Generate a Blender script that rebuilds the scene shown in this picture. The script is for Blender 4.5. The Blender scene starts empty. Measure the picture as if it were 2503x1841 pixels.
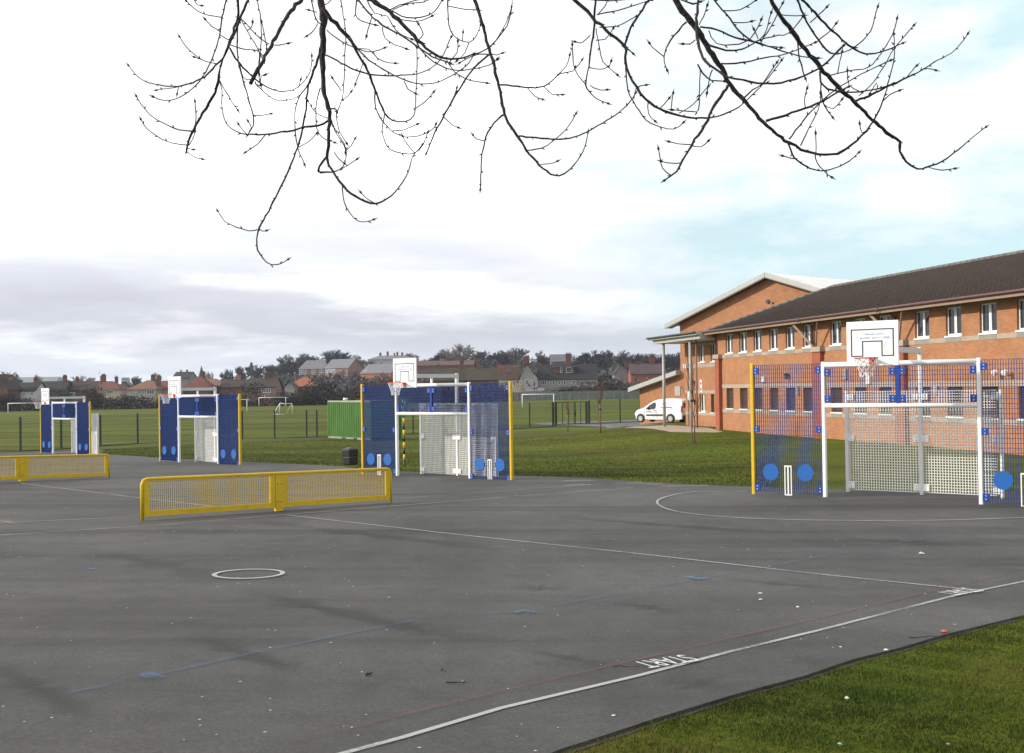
import bpy, math, random
import numpy as np
from mathutils import Vector, Matrix, noise
from mathutils.geometry import delaunay_2d_cdt
random.seed(7); rng = np.random.default_rng(7)
S = bpy.context.scene; COL = S.collection

# ---------------------------------------------------------------- camera
CW, CH, FPX = 2503.0, 1841.0, 2680.0
PITCH, ROLL, EYE = 0.00998, 0.01443, 1.8
_R0 = Vector((1,0,0)); CF = Vector((0, math.cos(PITCH), math.sin(PITCH))); _U0 = Vector((0, -math.sin(PITCH), math.cos(PITCH)))
CR = _R0*math.cos(ROLL) - _U0*math.sin(ROLL); CU = _U0*math.cos(ROLL) + _R0*math.sin(ROLL)
cam = bpy.data.cameras.new('camera'); cam.sensor_width = 36; cam.lens = FPX/CW*36; cam.clip_start = .1; cam.clip_end = 6000
co = bpy.data.objects.new('camera', cam); COL.objects.link(co); S.camera = co
m = Matrix((CR, CU, -CF)).transposed().to_4x4(); m.translation = (0,0,EYE); co.matrix_world = m

# ---------------------------------------------------------------- sky, sun, exposure
SUN_AZ, SUN_EL = math.radians(187), math.radians(25)      # direction towards the sun, counter-clockwise from +X
wd = bpy.data.worlds.new('World'); S.world = wd; wd.use_nodes = True
nt = wd.node_tree; nt.nodes.clear()
def N(t, k, **kw):
    n = t.nodes.new(k)
    for a, b in kw.items(): setattr(n, a, b)
    return n
def build_sky():
    L = nt.links.new
    out = N(nt,'ShaderNodeOutputWorld'); mix = N(nt,'ShaderNodeMixShader'); L(mix.outputs[0], out.inputs[0])
    sky = N(nt,'ShaderNodeTexSky', sky_type='NISHITA'); sky.sun_disc = False
    sky.sun_elevation = SUN_EL; sky.sun_rotation = math.pi/2 - SUN_AZ; sky.air_density = 1.0; sky.dust_density = 1.5
    b1 = N(nt,'ShaderNodeBackground'); b1.inputs[1].default_value = .14; L(sky.outputs[0], b1.inputs[0])
    b2 = N(nt,'ShaderNodeBackground'); b2.inputs[1].default_value = 1.0
    L(b1.outputs[0], mix.inputs[1]); L(b2.outputs[0], mix.inputs[2])
    tc = N(nt,'ShaderNodeTexCoord'); sep = N(nt,'ShaderNodeSeparateXYZ'); L(tc.outputs['Generated'], sep.inputs[0])
    def ramp(src, pts, cols):
        r = N(nt,'ShaderNodeValToRGB'); e = r.color_ramp.elements
        while len(e) < len(pts): e.new(.5)
        for i,(p,c) in enumerate(zip(pts,cols)):
            e[i].position = p; e[i].color = (*c,1) if len(c)==3 else c
        L(src, r.inputs[0]); return r.outputs[0]
    def nz(sx, sz, scale, det, off=(0,0,0), rough=.55):
        mp = N(nt,'ShaderNodeMapping'); mp.inputs['Scale'].default_value = (sx,sx,sz); mp.inputs['Location'].default_value = off
        L(tc.outputs['Generated'], mp.inputs[0])
        n = N(nt,'ShaderNodeTexNoise'); n.inputs['Scale'].default_value = scale; n.inputs['Detail'].default_value = det; n.inputs['Roughness'].default_value = rough
        L(mp.outputs[0], n.inputs[0]); return n.outputs[0]
    def mth(op, a, b, clamp=False):
        n = N(nt,'ShaderNodeMath', operation=op, use_clamp=clamp)
        for i,v in enumerate((a,b)):
            if isinstance(v,(int,float)): n.inputs[i].default_value = v
            else: L(v, n.inputs[i])
        return n.outputs[0]
    def mixc(fac, a, b):
        n = N(nt,'ShaderNodeMix', data_type='RGBA'); L(fac, n.inputs[0])
        for i,v in ((6,a),(7,b)):
            if isinstance(v,tuple): n.inputs[i].default_value = (*v,1)
            else: L(v, n.inputs[i])
        return n.outputs[2]
    z = sep.outputs[2]; x = sep.outputs[0]
    zz = mth('MULTIPLY', mth('ADD', z, mth('MULTIPLY', mth('SUBTRACT', nz(1,4,5.0,5), .5), .05)), 2.0, True)
    # pale haze at the horizon, lavender-grey cloud bank above, brightening to white overhead
    base = ramp(zz, (0.0,.05,.10,.16,.225,.32,.6), ((.74,.81,.90),(.88,.92,.98),(.66,.685,.75),(.75,.77,.84),(.97,1.0,1.05),(1.12,1.14,1.17),(1.2,1.2,1.2)))
    # bank of darker cloud low in the sky, broken by bright streaks
    n1 = nz(1,5.5,4.2,7,(3.1,1.2,.4))
    lum = ramp(n1, (.36,.50,.62), ((.90,.90,.93),(1.02,1.02,1.02),(1.5,1.46,1.38)))
    mul = N(nt,'ShaderNodeMix', data_type='RGBA', blend_type='MULTIPLY'); mul.inputs[0].default_value = 1
    L(base, mul.inputs[6]); L(lum, mul.inputs[7])
    # lightening to the right, white cloud with pale cyan breaks
    pale=mixc(ramp(nz(1,2.6,3.4,7,(.7,2.2,5.0),.6),(.42,.60),((0,0,0),(1,1,1))),(1.15,1.16,1.17),(.70,.93,.99))
    rgt = mth('MULTIPLY', mth('ADD', x, .02), 4.5, True)
    c1 = mixc(mth('MULTIPLY', rgt, mth('MULTIPLY', mth('SUBTRACT', z, .02), 14, True)), mul.outputs[2], pale)
    L(c1, b2.inputs[0])
    # cover: gaps of thin blue-cyan sky on the right hand half
    n2 = nz(1,3.2,3.0,8,(1.3,5.0,2.0),.6)
    gap = mth('MULTIPLY', mth('SUBTRACT', n2, .47), 5.5, True)
    gap = mth('MULTIPLY', gap, mth('MULTIPLY', mth('SUBTRACT', z, .06), 12, True))
    gap = mth('MULTIPLY', gap, mth('MULTIPLY', mth('ADD', x, -.02), 6, True))
    cov = mth('SUBTRACT', 1.0, mth('MULTIPLY', gap, .22))
    L(cov, mix.inputs[0])
build_sky()
sl = bpy.data.lights.new('sun','SUN'); sl.energy = 4.2; sl.angle = math.radians(1.5); sl.color = (1,.93,.82)
so = bpy.data.objects.new('sun', sl); COL.objects.link(so)
sd = Vector((math.cos(SUN_AZ)*math.cos(SUN_EL), math.sin(SUN_AZ)*math.cos(SUN_EL), math.sin(SUN_EL)))
so.rotation_euler = sd.to_track_quat('Z','Y').to_euler()
vs = S.view_settings; vs.view_transform = 'Standard'; vs.look = 'None'; vs.exposure = 0.0; vs.gamma = 1; vs.use_curve_mapping = False

# ---------------------------------------------------------------- helpers
def tag(o, label=None, cat=None, group=None, kind=None):
    if label: o['label'] = label
    if cat: o['category'] = cat
    if group: o['group'] = group
    if kind: o['kind'] = kind
    return o
def empty(name, loc=(0,0,0), rz=0, label=None, cat=None, group=None):
    o = bpy.data.objects.new(name, None); COL.objects.link(o); o.location = loc; o.rotation_euler = (0,0,rz)
    o.empty_display_size = .1
    return tag(o, label, cat, group)
class MB:
    def __init__(s): s.v=[]; s.f=[]; s.mi=[]; s.sm=[]
    def add(s, vs, fs, mi=0, sm=False):
        b=len(s.v); s.v+= [tuple(p) for p in vs]
        for f in fs: s.f.append(tuple(b+i for i in f)); s.mi.append(mi); s.sm.append(sm)
        return s
    def box(s, x0,x1,y0,y1,z0,z1, mi=0, rot=None, c=None):
        P=[Vector(p) for p in ((x0,y0,z0),(x1,y0,z0),(x1,y1,z0),(x0,y1,z0),(x0,y0,z1),(x1,y0,z1),(x1,y1,z1),(x0,y1,z1))]
        if rot is not None:
            c=Vector(c or (0,0,0)); P=[rot@(p-c)+c for p in P]
        return s.add(P,[(0,3,2,1),(4,5,6,7),(0,1,5,4),(1,2,6,5),(2,3,7,6),(3,0,4,7)],mi)
    def bar(s, p, q, w, h=None, mi=0, up=(0,0,1)):
        p=Vector(p);q=Vector(q);h=h or w;d=(q-p).normalized();u=Vector(up)
        if abs(d.dot(u))>.98: u=Vector((0,1,0))
        a=d.cross(u).normalized();b=a.cross(d)
        P=[e+a*sx*w/2+b*sy*h/2 for e in (p,q) for sx,sy in ((-1,-1),(1,-1),(1,1),(-1,1))]
        return s.add(P,[(0,3,2,1),(4,5,6,7),(0,1,5,4),(1,2,6,5),(2,3,7,6),(3,0,4,7)],mi)
    def tube(s, pts, rad, n=6, mi=0, caps=True, sm=True):
        pts=[Vector(p) for p in pts]; rad=[rad]*len(pts) if isinstance(rad,(int,float)) else rad
        V=[];F=[];prev=None
        for i,p in enumerate(pts):
            d=(pts[min(i+1,len(pts)-1)]-pts[max(i-1,0)])
            d=d.normalized() if d.length>1e-9 else Vector((0,0,1))
            if prev is None:
                a=d.cross(Vector((0,0,1)) if abs(d.z)<.9 else Vector((1,0,0))).normalized()
            else:
                a=(prev-d*prev.dot(d)); a=a.normalized() if a.length>1e-6 else d.orthogonal().normalized()
            prev=a;b=d.cross(a)
            for k in range(n):
                t=2*math.pi*k/n; V.append(p+(a*math.cos(t)+b*math.sin(t))*rad[i])
        for i in range(len(pts)-1):
            for k in range(n):
                F.append((i*n+k,i*n+(k+1)%n,(i+1)*n+(k+1)%n,(i+1)*n+k))
        s.add(V,F,mi,sm)
        if caps:
            b=len(s.v)-len(V)
            s.f.append(tuple(b+k for k in range(n))[::-1]); s.mi.append(mi); s.sm.append(False)
            s.f.append(tuple(b+(len(pts)-1)*n+k for k in range(n))); s.mi.append(mi); s.sm.append(False)
        return s
    def disc(s, c, r, axis, th, n=24, mi=0, rx=None):
        c=Vector(c);ax=Vector(axis).normalized(); return s.tube([c-ax*th/2,c+ax*th/2],r,n,mi,True,False)
    def prism(s, poly, y0, y1, mi=0):            # poly in (x,z), extruded along y
        n=len(poly); V=[(x,y0,z) for x,z in poly]+[(x,y1,z) for x,z in poly]
        F=[tuple(range(n)),tuple(range(2*n-1,n-1,-1))]+[(i,i+n,(i+1)%n+n,(i+1)%n) for i in range(n)]
        return s.add(V,F,mi)
    def mesh(s, name, mats):
        me=bpy.data.meshes.new(name); me.from_pydata([tuple(v) for v in s.v],[],s.f)
        for m_ in (mats if isinstance(mats,(list,tuple)) else [mats]): me.materials.append(m_)
        me.polygons.foreach_set('material_index', s.mi); me.polygons.foreach_set('use_smooth', s.sm)
        me.update(); return me
    def build(s, name, mats, parent=None, label=None, kind=None, loc=None):
        o=bpy.data.objects.new(name, s.mesh(name,mats)); COL.objects.link(o)
        if parent: o.parent=parent
        if loc: o.location=loc
        if label: o['label']=label
        if kind: o['kind']=kind
        return o
def bevel(o, w, seg=2):
    b=o.modifiers.new('bevel','BEVEL'); b.width=w; b.segments=seg; b.limit_method='ANGLE'; return o
def link(name, me, parent=None, loc=None, rot=None):
    o=bpy.data.objects.new(name, me); COL.objects.link(o)
    if parent: o.parent=parent
    if loc is not None: o.location=loc
    if rot is not None: o.rotation_euler=rot
    return o
def copy_tree(o, parent=None):
    c=o.copy(); COL.objects.link(c); c.parent=parent
    for ch in o.children: copy_tree(ch, c)
    return c
def text_mesh(name, body, size, mat_, parent, matrix, depth=.002, align='CENTER', shear=0, sx=1):
    cu=bpy.data.curves.new(name,'FONT'); cu.body=body; cu.size=size; cu.align_x=align; cu.align_y='CENTER'; cu.extrude=depth; cu.shear=shear; cu.resolution_u=3
    to=bpy.data.objects.new(name, cu); COL.objects.link(to)
    me=bpy.data.meshes.new_from_object(to.evaluated_get(bpy.context.evaluated_depsgraph_get()))
    bpy.data.objects.remove(to); me.name=name; me.materials.clear(); me.materials.append(mat_)
    if sx!=1:
        for v in me.vertices: v.co.x*=sx
    o=link(name, me, parent); o.matrix_local=matrix; return o

# ---------------------------------------------------------------- materials
_M={}
def mat(name, col, rough=.8, var=.12, scale=6.0, col2=None, bump=0.0, bscale=None, metal=0.0, spec=.5, det=5, coord='Object', sz=1.0):
    if name in _M: return _M[name]
    m_=bpy.data.materials.new(name); m_.use_nodes=True; t=m_.node_tree; L=t.links.new
    p=t.nodes['Principled BSDF']; p.inputs['Roughness'].default_value=rough; p.inputs['Metallic'].default_value=metal; p.inputs['Specular IOR Level'].default_value=spec
    tc=N(t,'ShaderNodeTexCoord'); mp=N(t,'ShaderNodeMapping'); mp.inputs['Scale'].default_value=(1,1,sz); L(tc.outputs[coord], mp.inputs[0])
    n=N(t,'ShaderNodeTexNoise'); n.inputs['Scale'].default_value=scale; n.inputs['Detail'].default_value=det; n.inputs['Roughness'].default_value=.65; L(mp.outputs[0], n.inputs[0])
    r=N(t,'ShaderNodeValToRGB'); e=r.color_ramp.elements; e[0].position=.3; e[1].position=.7
    c2=col2 or tuple(min(1,c*(1+var)) for c in col); c1=tuple(c*(1-var) for c in col) if not col2 else col
    e[0].color=(*c1,1); e[1].color=(*c2,1); L(n.outputs[0], r.inputs[0]); L(r.outputs[0], p.inputs['Base Color'])
    if bump:
        n2=N(t,'ShaderNodeTexNoise'); n2.inputs['Scale'].default_value=bscale or scale*4; n2.inputs['Detail'].default_value=4; L(mp.outputs[0], n2.inputs[0])
        b=N(t,'ShaderNodeBump'); b.inputs['Strength'].default_value=bump; b.inputs['Distance'].default_value=.02; L(n2.outputs[0], b.inputs['Height']); L(b.outputs[0], p.inputs['Normal'])
    _M[name]=m_; return m_
def brick_mat(name, c1, c2, mortar, ax='X', bw=.225, bh=.075):
    if name in _M: return _M[name]
    m_=bpy.data.materials.new(name); m_.use_nodes=True; t=m_.node_tree; L=t.links.new
    p=t.nodes['Principled BSDF']; p.inputs['Roughness'].default_value=.9
    tc=N(t,'ShaderNodeTexCoord'); sp=N(t,'ShaderNodeSeparateXYZ'); L(tc.outputs['Object'], sp.inputs[0])
    ad=N(t,'ShaderNodeMath',operation='ADD'); L(sp.outputs[0],ad.inputs[0]); L(sp.outputs[1],ad.inputs[1])
    cb=N(t,'ShaderNodeCombineXYZ'); L(ad.outputs[0],cb.inputs[0]); L(sp.outputs[2],cb.inputs[1])
    b=N(t,'ShaderNodeTexBrick'); b.inputs['Scale'].default_value=1; b.inputs['Brick Width'].default_value=bw; b.inputs['Row Height'].default_value=bh
    b.inputs['Mortar Size'].default_value=.006; b.inputs['Color1'].default_value=(*c1,1); b.inputs['Color2'].default_value=(*c2,1); b.inputs['Mortar'].default_value=(*mortar,1); b.inputs['Bias'].default_value=-.1
    L(cb.outputs[0], b.inputs[0])
    n=N(t,'ShaderNodeTexNoise'); n.inputs['Scale'].default_value=.9; n.inputs['Detail'].default_value=8; n.inputs['Roughness'].default_value=.7; L(tc.outputs['Object'], n.inputs[0])
    r=N(t,'ShaderNodeValToRGB'); e=r.color_ramp.elements; e[0].position=.3; e[1].position=.72; e[0].color=(.78,.76,.76,1); e[1].color=(1.15,1.12,1.08,1); L(n.outputs[0], r.inputs[0])
    mx=N(t,'ShaderNodeMix',data_type='RGBA',blend_type='MULTIPLY'); mx.inputs[0].default_value=1; L(b.outputs[0],mx.inputs[6]); L(r.outputs[0],mx.inputs[7]); L(mx.outputs[2],p.inputs['Base Color'])
    bp=N(t,'ShaderNodeBump'); bp.inputs['Strength'].default_value=.5; bp.inputs['Distance'].default_value=.006; bp.invert=True; L(b.outputs[1],bp.inputs['Height']); L(bp.outputs[0],p.inputs['Normal'])
    _M[name]=m_; return m_
def glass_mat(name, col=(.03,.035,.045)):
    return mat(name, col, rough=.06, var=.3, scale=.7, spec=.8)
BRICK = brick_mat('school_brick', (.355,.145,.060), (.425,.190,.085), (.33,.24,.17))
WHITE = mat('white_paint', (.80,.80,.80), .35, .03, 3)
YELLOW = mat('yellow_paint', (.62,.40,.010), .45, .12, 5)
BLUE = mat('blue_paint', (.006,.05,.30), .35, .08, 3)
BLUE2 = mat('light_blue_plastic', (.010,.105,.38), .4, .04, 3)
CREAM = mat('buff_stone', (.37,.30,.24), .9, .12, 2.5, bump=.3)
FRAME = mat('upvc_white', (.78,.78,.78), .35, .03, 2)
GLASS = glass_mat('window_glass')
SHUT = mat('shutter_brown', (.055,.032,.026), .5, .15, 4)
DARK = mat('dark_metal', (.02,.025,.022), .5, .1, 4)
GREY = mat('grey_metal', (.36,.37,.38), .45, .08, 3)
BROWNM = mat('brown_trim', (.10,.045,.04), .5, .15, 3)
TAN = mat('tan_fascia', (.27,.185,.13), .7, .1, 3)

# ---------------------------------------------------------------- terrain height and rays
def plane(x,y): return -.01438*x-.03028*y
_cp=[(-26.3,62.6,-1.62),(-13.5,47,-1.27),(-2.5,34.4,-1.0),(8.2,23.3,-.72),(11,20,-.70),
     (-34.7,77.5,-2.2),(-20,93,-2.25),(-13,79,-1.64),
     (13,68,-1.03),(15.9,56,-1.03),(19,43,-1.03),(22,30,-.95),(10.6,75.8,-1.03),(11.4,71,-1.03),(9,84,-1.3),(20,70,-1.03),(26,50,-1.03),(11.5,62,-1.12),(13.5,52,-1.1),(15.5,43,-1.08),(17,92,-1.2)]
for a in np.linspace(-14,12,8):
    for b in (2,8,14,19): _cp.append((a,b,plane(a,b)))
for a,b in ((-25,30),(-30,45),(-20,20),(18,16),(0,45),(-6,50),(3,52),(-12,60)): _cp.append((a,b,plane(a,b)))
_cp=np.array(_cp); _res=_cp[:,2]-plane(_cp[:,0],_cp[:,1])
_K=np.exp(-((_cp[:,None,:2]-_cp[None,:,:2])**2).sum(-1)/12.0**2)
_w=np.linalg.solve(_K+.03*np.eye(len(_cp)),_res)
def sstep(a,b,t): t=np.clip((t-a)/(b-a),0,1); return t*t*(3-2*t)
def Gv(x,y):
    x=np.asarray(x,float); y=np.asarray(y,float)
    xc=np.clip(x,-60,40)
    near=plane(xc,np.clip(y,-20,120))
    for (a,b,_),w in zip(_cp,_w): near=near+w*np.exp(-((x-a)**2+(y-b)**2)/144.0)
    far=-1.95+.006*np.clip(x,-160,0)
    g=near+(far-near)*sstep(86,112,y)
    hill=sstep(335,760,y)*(13.0*sstep(-230,-70,x)+3.0*sstep(-60,60,x)+1.0)
    return g+hill
def G(x,y): return float(Gv(x,y))
def ray(px,py): return CF*FPX+CR*(px-CW/2)-CU*(py-CH/2)
def at(px,py,d):                                   # point at forward distance d (metres)
    r=ray(px,py); return Vector((0,0,EYE))+r*(d/r.y)
def gp(px,py,lift=0.0):                            # point on the ground
    r=ray(px,py); r=r/r.y; d=3.0; prev=None
    while d<900:
        e=EYE+r.z*d-G(r.x*d,d)
        if e<0: break
        prev=d; d*=1.03
    if prev is None: return Vector((r.x*d,d,G(r.x*d,d)))
    a,b=prev,d
    for _ in range(24):
        c=(a+b)/2
        if EYE+r.z*c-G(r.x*c,c)<0: b=c
        else: a=c
    return Vector((r.x*b,b,G(r.x*b,b)+lift))
def og(px,d):                                      # ground point under a pixel column at distance d
    r=ray(px,940); x=r.x/r.y*d; return Vector((x,d,G(x,d)))

# ---------------------------------------------------------------- ground
def terrain_mat():
    m_=bpy.data.materials.new('turf'); m_.use_nodes=True; t=m_.node_tree; L=t.links.new; p=t.nodes['Principled BSDF']; p.inputs['Roughness'].default_value=.95; p.inputs['Specular IOR Level'].default_value=.15
    tc=N(t,'ShaderNodeTexCoord')
    def nz(sc,det=5,r=.6,st=None):
        n=N(t,'ShaderNodeTexNoise'); n.inputs['Scale'].default_value=sc; n.inputs['Detail'].default_value=det; n.inputs['Roughness'].default_value=r
        if st:
            mp=N(t,'ShaderNodeMapping'); mp.inputs['Scale'].default_value=st; L(tc.outputs['Object'],mp.inputs[0]); L(mp.outputs[0],n.inputs[0])
        else: L(tc.outputs['Object'],n.inputs[0])
        return n.outputs[0]
    def rmp(s,a,b,ca,cb):
        r=N(t,'ShaderNodeValToRGB'); e=r.color_ramp.elements; e[0].position=a;e[1].position=b;e[0].color=(*ca,1);e[1].color=(*cb,1); L(s,r.inputs[0]); return r.outputs[0]
    def mx(f,a,b,bt='MIX'):
        n=N(t,'ShaderNodeMix',data_type='RGBA',blend_type=bt)
        if isinstance(f,float): n.inputs[0].default_value=f
        else: L(f,n.inputs[0])
        L(a,n.inputs[6]); L(b,n.inputs[7]); return n.outputs[2]
    g=rmp(nz(.35,6),.35,.68,(.046,.088,.003),(.100,.114,.005))
    br=rmp(nz(1.3,7,.7),.50,.72,(.070,.085,.006),(.115,.088,.018))
    c=mx(rmp(nz(.12,5,.6,(1,2.2,1)),.40,.62,(0,0,0),(1,1,1)),g,br)
    c=mx(1.0,c,rmp(nz(18,4,.8),.3,.7,(.55,.55,.55),(1.45,1.45,1.45)),'MULTIPLY')
    c=mx(1.0,c,rmp(nz(.05,4,.6,(.5,3,1)),.38,.62,(.72,.60,.80),(1.25,1.22,1.1)),'MULTIPLY')
    L(c,p.inputs['Base Color'])
    b=N(t,'ShaderNodeBump'); b.inputs['Strength'].default_value=.8; b.inputs['Distance'].default_value=.05; L(nz(14,5,.8),b.inputs['Height']); L(b.outputs[0],p.inputs['Normal'])
    return m_
TURF=terrain_mat()
def build_ground():
    ys=[-30,-20,-10,-5]+list(np.arange(0,40,.8))+list(np.arange(40,120,1.6))+list(120*1.045**np.arange(0,80))
    ys=[y for y in ys if y<4200]+[4500]
    us=np.linspace(-1.25,1.25,161)
    V=[];F=[]
    for y in ys:
        w=26+.62*max(y,0)
        x=us*w; z=Gv(x,np.full_like(x,y)); V+=[(a,y,c) for a,c in zip(x,z)]
    n=len(us)
    for j in range(len(ys)-1):
        for i in range(n-1): F.append((j*n+i,j*n+i+1,(j+1)*n+i+1,(j+1)*n+i))
    b=MB(); b.add(V,F,0,True); o=b.build('ground',TURF,kind='structure'); return o
ground=build_ground()
def sheet(name, poly, lift, m_, step=.7, kind='structure', lip=0):
    pts=[]; n=len(poly)
    for i in range(n):
        a=Vector(poly[i][:2]);b=Vector(poly[(i+1)%n][:2]);k=max(1,int((b-a).length/step))
        for j in range(k): pts.append(a.lerp(b,j/k))
    nb=len(pts); P=np.array([(p.x,p.y) for p in pts])
    xs=np.arange(P[:,0].min()+step*.5,P[:,0].max(),step); ysr=np.arange(P[:,1].min()+step*.5,P[:,1].max(),step)
    X,Y=np.meshgrid(xs,ysr); X=X.ravel();Y=Y.ravel(); ins=np.zeros(len(X),bool); dmin=np.full(len(X),9e9)
    for i in range(nb):
        x1,y1=P[i];x2,y2=P[(i+1)%nb]
        cond=((y1>Y)!=(y2>Y)); xi=np.where(cond,(x2-x1)*(Y-y1)/((y2-y1) if y2!=y1 else 1e-9)+x1,-1e9); ins^=cond&(X<xi)
        dmin=np.minimum(dmin,(X-x1)**2+(Y-y1)**2)
    ins&=dmin>(step*.4)**2
    pts+= [Vector((a,b)) for a,b in zip(X[ins],Y[ins])]
    r=delaunay_2d_cdt(pts,[],[tuple(range(nb))],1,1e-5)
    vv=np.array([(v.x,v.y) for v in r[0]]); zz=Gv(vv[:,0],vv[:,1])+lift
    b=MB(); b.add([(x,y,z) for (x,y),z in zip(vv,zz)],[tuple(f) for f in r[2]],0,True)
    if lip:
        bz=[(p.x,p.y,G(p.x,p.y)+lift-.001) for p in pts[:nb]]; bl=[(x,y,z-lip) for x,y,z in bz]
        b.add(bz+bl,[(i,(i+1)%nb,(i+1)%nb+nb,i+nb) for i in range(nb)])
    o=b.build(name,m_,kind=kind)
    me=o.data
    import bmesh
    bm=bmesh.new(); bm.from_mesh(me); bmesh.ops.recalc_face_normals(bm,faces=bm.faces)
    up=sum(f.normal.z*f.calc_area() for f in bm.faces)
    if up<0: bmesh.ops.reverse_faces(bm,faces=bm.faces)
    bm.to_mesh(me); bm.free(); return o
def asphalt_mat(name,ca,cb,lanes=True):
    m_=bpy.data.materials.new(name); m_.use_nodes=True; t=m_.node_tree; L=t.links.new; p=t.nodes['Principled BSDF']; p.inputs['Roughness'].default_value=.82; p.inputs['Specular IOR Level'].default_value=.35
    tc=N(t,'ShaderNodeTexCoord')
    def nz(sc,det=5,r=.6,st=None,rot=0):
        n=N(t,'ShaderNodeTexNoise'); n.inputs['Scale'].default_value=sc; n.inputs['Detail'].default_value=det; n.inputs['Roughness'].default_value=r
        mp=N(t,'ShaderNodeMapping'); mp.inputs['Scale'].default_value=st or (1,1,1); mp.inputs['Rotation'].default_value=(0,0,rot); L(tc.outputs['Object'],mp.inputs[0]); L(mp.outputs[0],n.inputs[0]); return n.outputs[0]
    def rmp(s,pts):
        r=N(t,'ShaderNodeValToRGB'); e=r.color_ramp.elements
        while len(e)<len(pts): e.new(.5)
        for i,(q,c) in enumerate(pts): e[i].position=q; e[i].color=(*c,1)
        L(s,r.inputs[0]); return r.outputs[0]
    def mx(a,b,bt='MULTIPLY',f=1.0):
        n=N(t,'ShaderNodeMix',data_type='RGBA',blend_type=bt); n.inputs[0].default_value=f; L(a,n.inputs[6]); L(b,n.inputs[7]); return n.outputs[2]
    c=rmp(nz(.22,7,.62),((.30,ca),(.70,cb)))
    # long paving lanes: darker, damp streaks running with the laid strips
    c=mx(c,rmp(nz(.55,4,.55,(.12,1.5,1),math.radians(45)),((.34,(.62,.62,.60)),(.46,(.95,.95,.95)),(.68,(1.16,1.16,1.16)))))
    c=mx(c,rmp(nz(.30,6,.65,(1,.35,1),math.radians(-50)),((.34,(.70,.70,.68)),(.48,(1,1,1)),(.66,(1.22,1.21,1.20)))))
    c=mx(c,rmp(nz(2.2,6,.7),((.30,(.80,.80,.80)),(.5,(1,1,1)),(.72,(1.14,1.14,1.14)))))
    c=mx(c,rmp(nz(34,4,.85),((.30,(.60,.60,.62)),(.52,(1,1,1)),(.72,(1.5,1.48,1.42)))))
    # pale chips in the stone
    v=N(t,'ShaderNodeTexVoronoi'); v.inputs['Scale'].default_value=17; L(tc.outputs['Object'],v.inputs[0])
    sp=rmp(v.outputs['Distance'],((.0,(1,1,1)),(.09,(0,0,0)))); 
    n=N(t,'ShaderNodeMix',data_type='RGBA'); L(nz(9,2),n.inputs[0]); 
    hsv=N(t,'ShaderNodeMath',operation='MULTIPLY'); L(sp,hsv.inputs[0]); hsv.inputs[1].default_value=.28
    n2=N(t,'ShaderNodeMix',data_type='RGBA'); L(hsv.outputs[0],n2.inputs[0]); L(c,n2.inputs[6]); n2.inputs[7].default_value=(.19,.185,.17,1)
    L(n2.outputs[2],p.inputs['Base Color'])
    b=N(t,'ShaderNodeBump'); b.inputs['Strength'].default_value=.6; b.inputs['Distance'].default_value=.006; L(nz(60,3,.8),b.inputs['Height']); L(b.outputs[0],p.inputs['Normal'])
    return m_
ASPH=asphalt_mat('asphalt',(.043,.042,.041),(.073,.071,.069))
ROADM=asphalt_mat('road_asphalt',(.11,.105,.105),(.15,.145,.15))
# court outline (from the near right kerb, round the far edge)
edge_r=[(1250+x/1.7925,1200+y/1.7925) for x,y in ((120,1190),(215,1149),(400,1090),(640,1010),(900,930),(1000,900),(1280,825),(1500,750),(1700,700),(1900,640),(2246,555))]
edge_f=[(2700,1212),(2440,1204),(2230,1200),(2026,1197),(1836,1192),(1720,1188),(1600,1182),(1446,1171),(1340,1167),(1260,1165),(1130,1160),(880,1149),(836,1142),(600,1130),(443,1124),(330,1116),(250,1111),(232,1098)]
pe=[gp(*q) for q in edge_r]+[gp(2620,1470)]
pf=[gp(*q) for q in edge_f]
pf=[p for p in pf]
fr=pf[0]
court_poly=[Vector((-1.5,-6,0)),Vector((0.2,2.0,0))]+pe+[gp(2760,1420)]+pf+[gp(120,1106),gp(0,1109),Vector((-60,66,0)),Vector((-60,-6,0))]
court=sheet('playground',court_poly,.022,ASPH,.8,lip=.08)
# worn bare soil strip between grass and asphalt
SOIL=mat('bare_soil',(.050,.038,.022),.95,.35,9,bump=.8,coord='Object')
def strip(name, pts, w, lift, m_, parent=None, kind=None, wfun=None, sub=.4):
    P=[Vector((p[0],p[1])) for p in pts]; Q=[P[0]]
    for a,b in zip(P,P[1:]):
        k=max(1,int((b-a).length/sub))
        for j in range(1,k+1): Q.append(a.lerp(b,j/k))
    b=MB(); V=[]
    for i,q in enumerate(Q):
        d=(Q[min(i+1,len(Q)-1)]-Q[max(i-1,0)]).normalized(); nrm=Vector((-d.y,d.x)); ww=w*(wfun(i) if wfun else 1)
        for s_ in (-1,0,1):
            r=q+nrm*ww/2*s_; V.append((r.x,r.y,G(r.x,r.y)+lift))
    F=[]
    for i in range(len(Q)-1):
        for k in (0,1): F.append((3*i+k,3*i+k+1,3*i+k+4,3*i+k+3))
    b.add(V,F,0,True); return b.build(name,m_,parent,kind=kind)
random.seed(3)
def off(pts,d):
    r=[]
    for i,p in enumerate(pts):
        a=Vector(pts[max(i-1,0)][:2]);b=Vector(pts[min(i+1,len(pts)-1)][:2]);t_=(b-a).normalized(); n_=Vector((t_.y,-t_.x)); r.append(Vector(p[:2])+n_*d)
    return r
tag(strip('soil_edge',off(pe,.02),.055,.004,SOIL,kind='structure',wfun=lambda i:.8+.5*random.random()))
tag(strip('soil_edge',off(pf,.06),.20,.010,SOIL,kind='structure',wfun=lambda i:.8+.6*random.random()))
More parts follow.
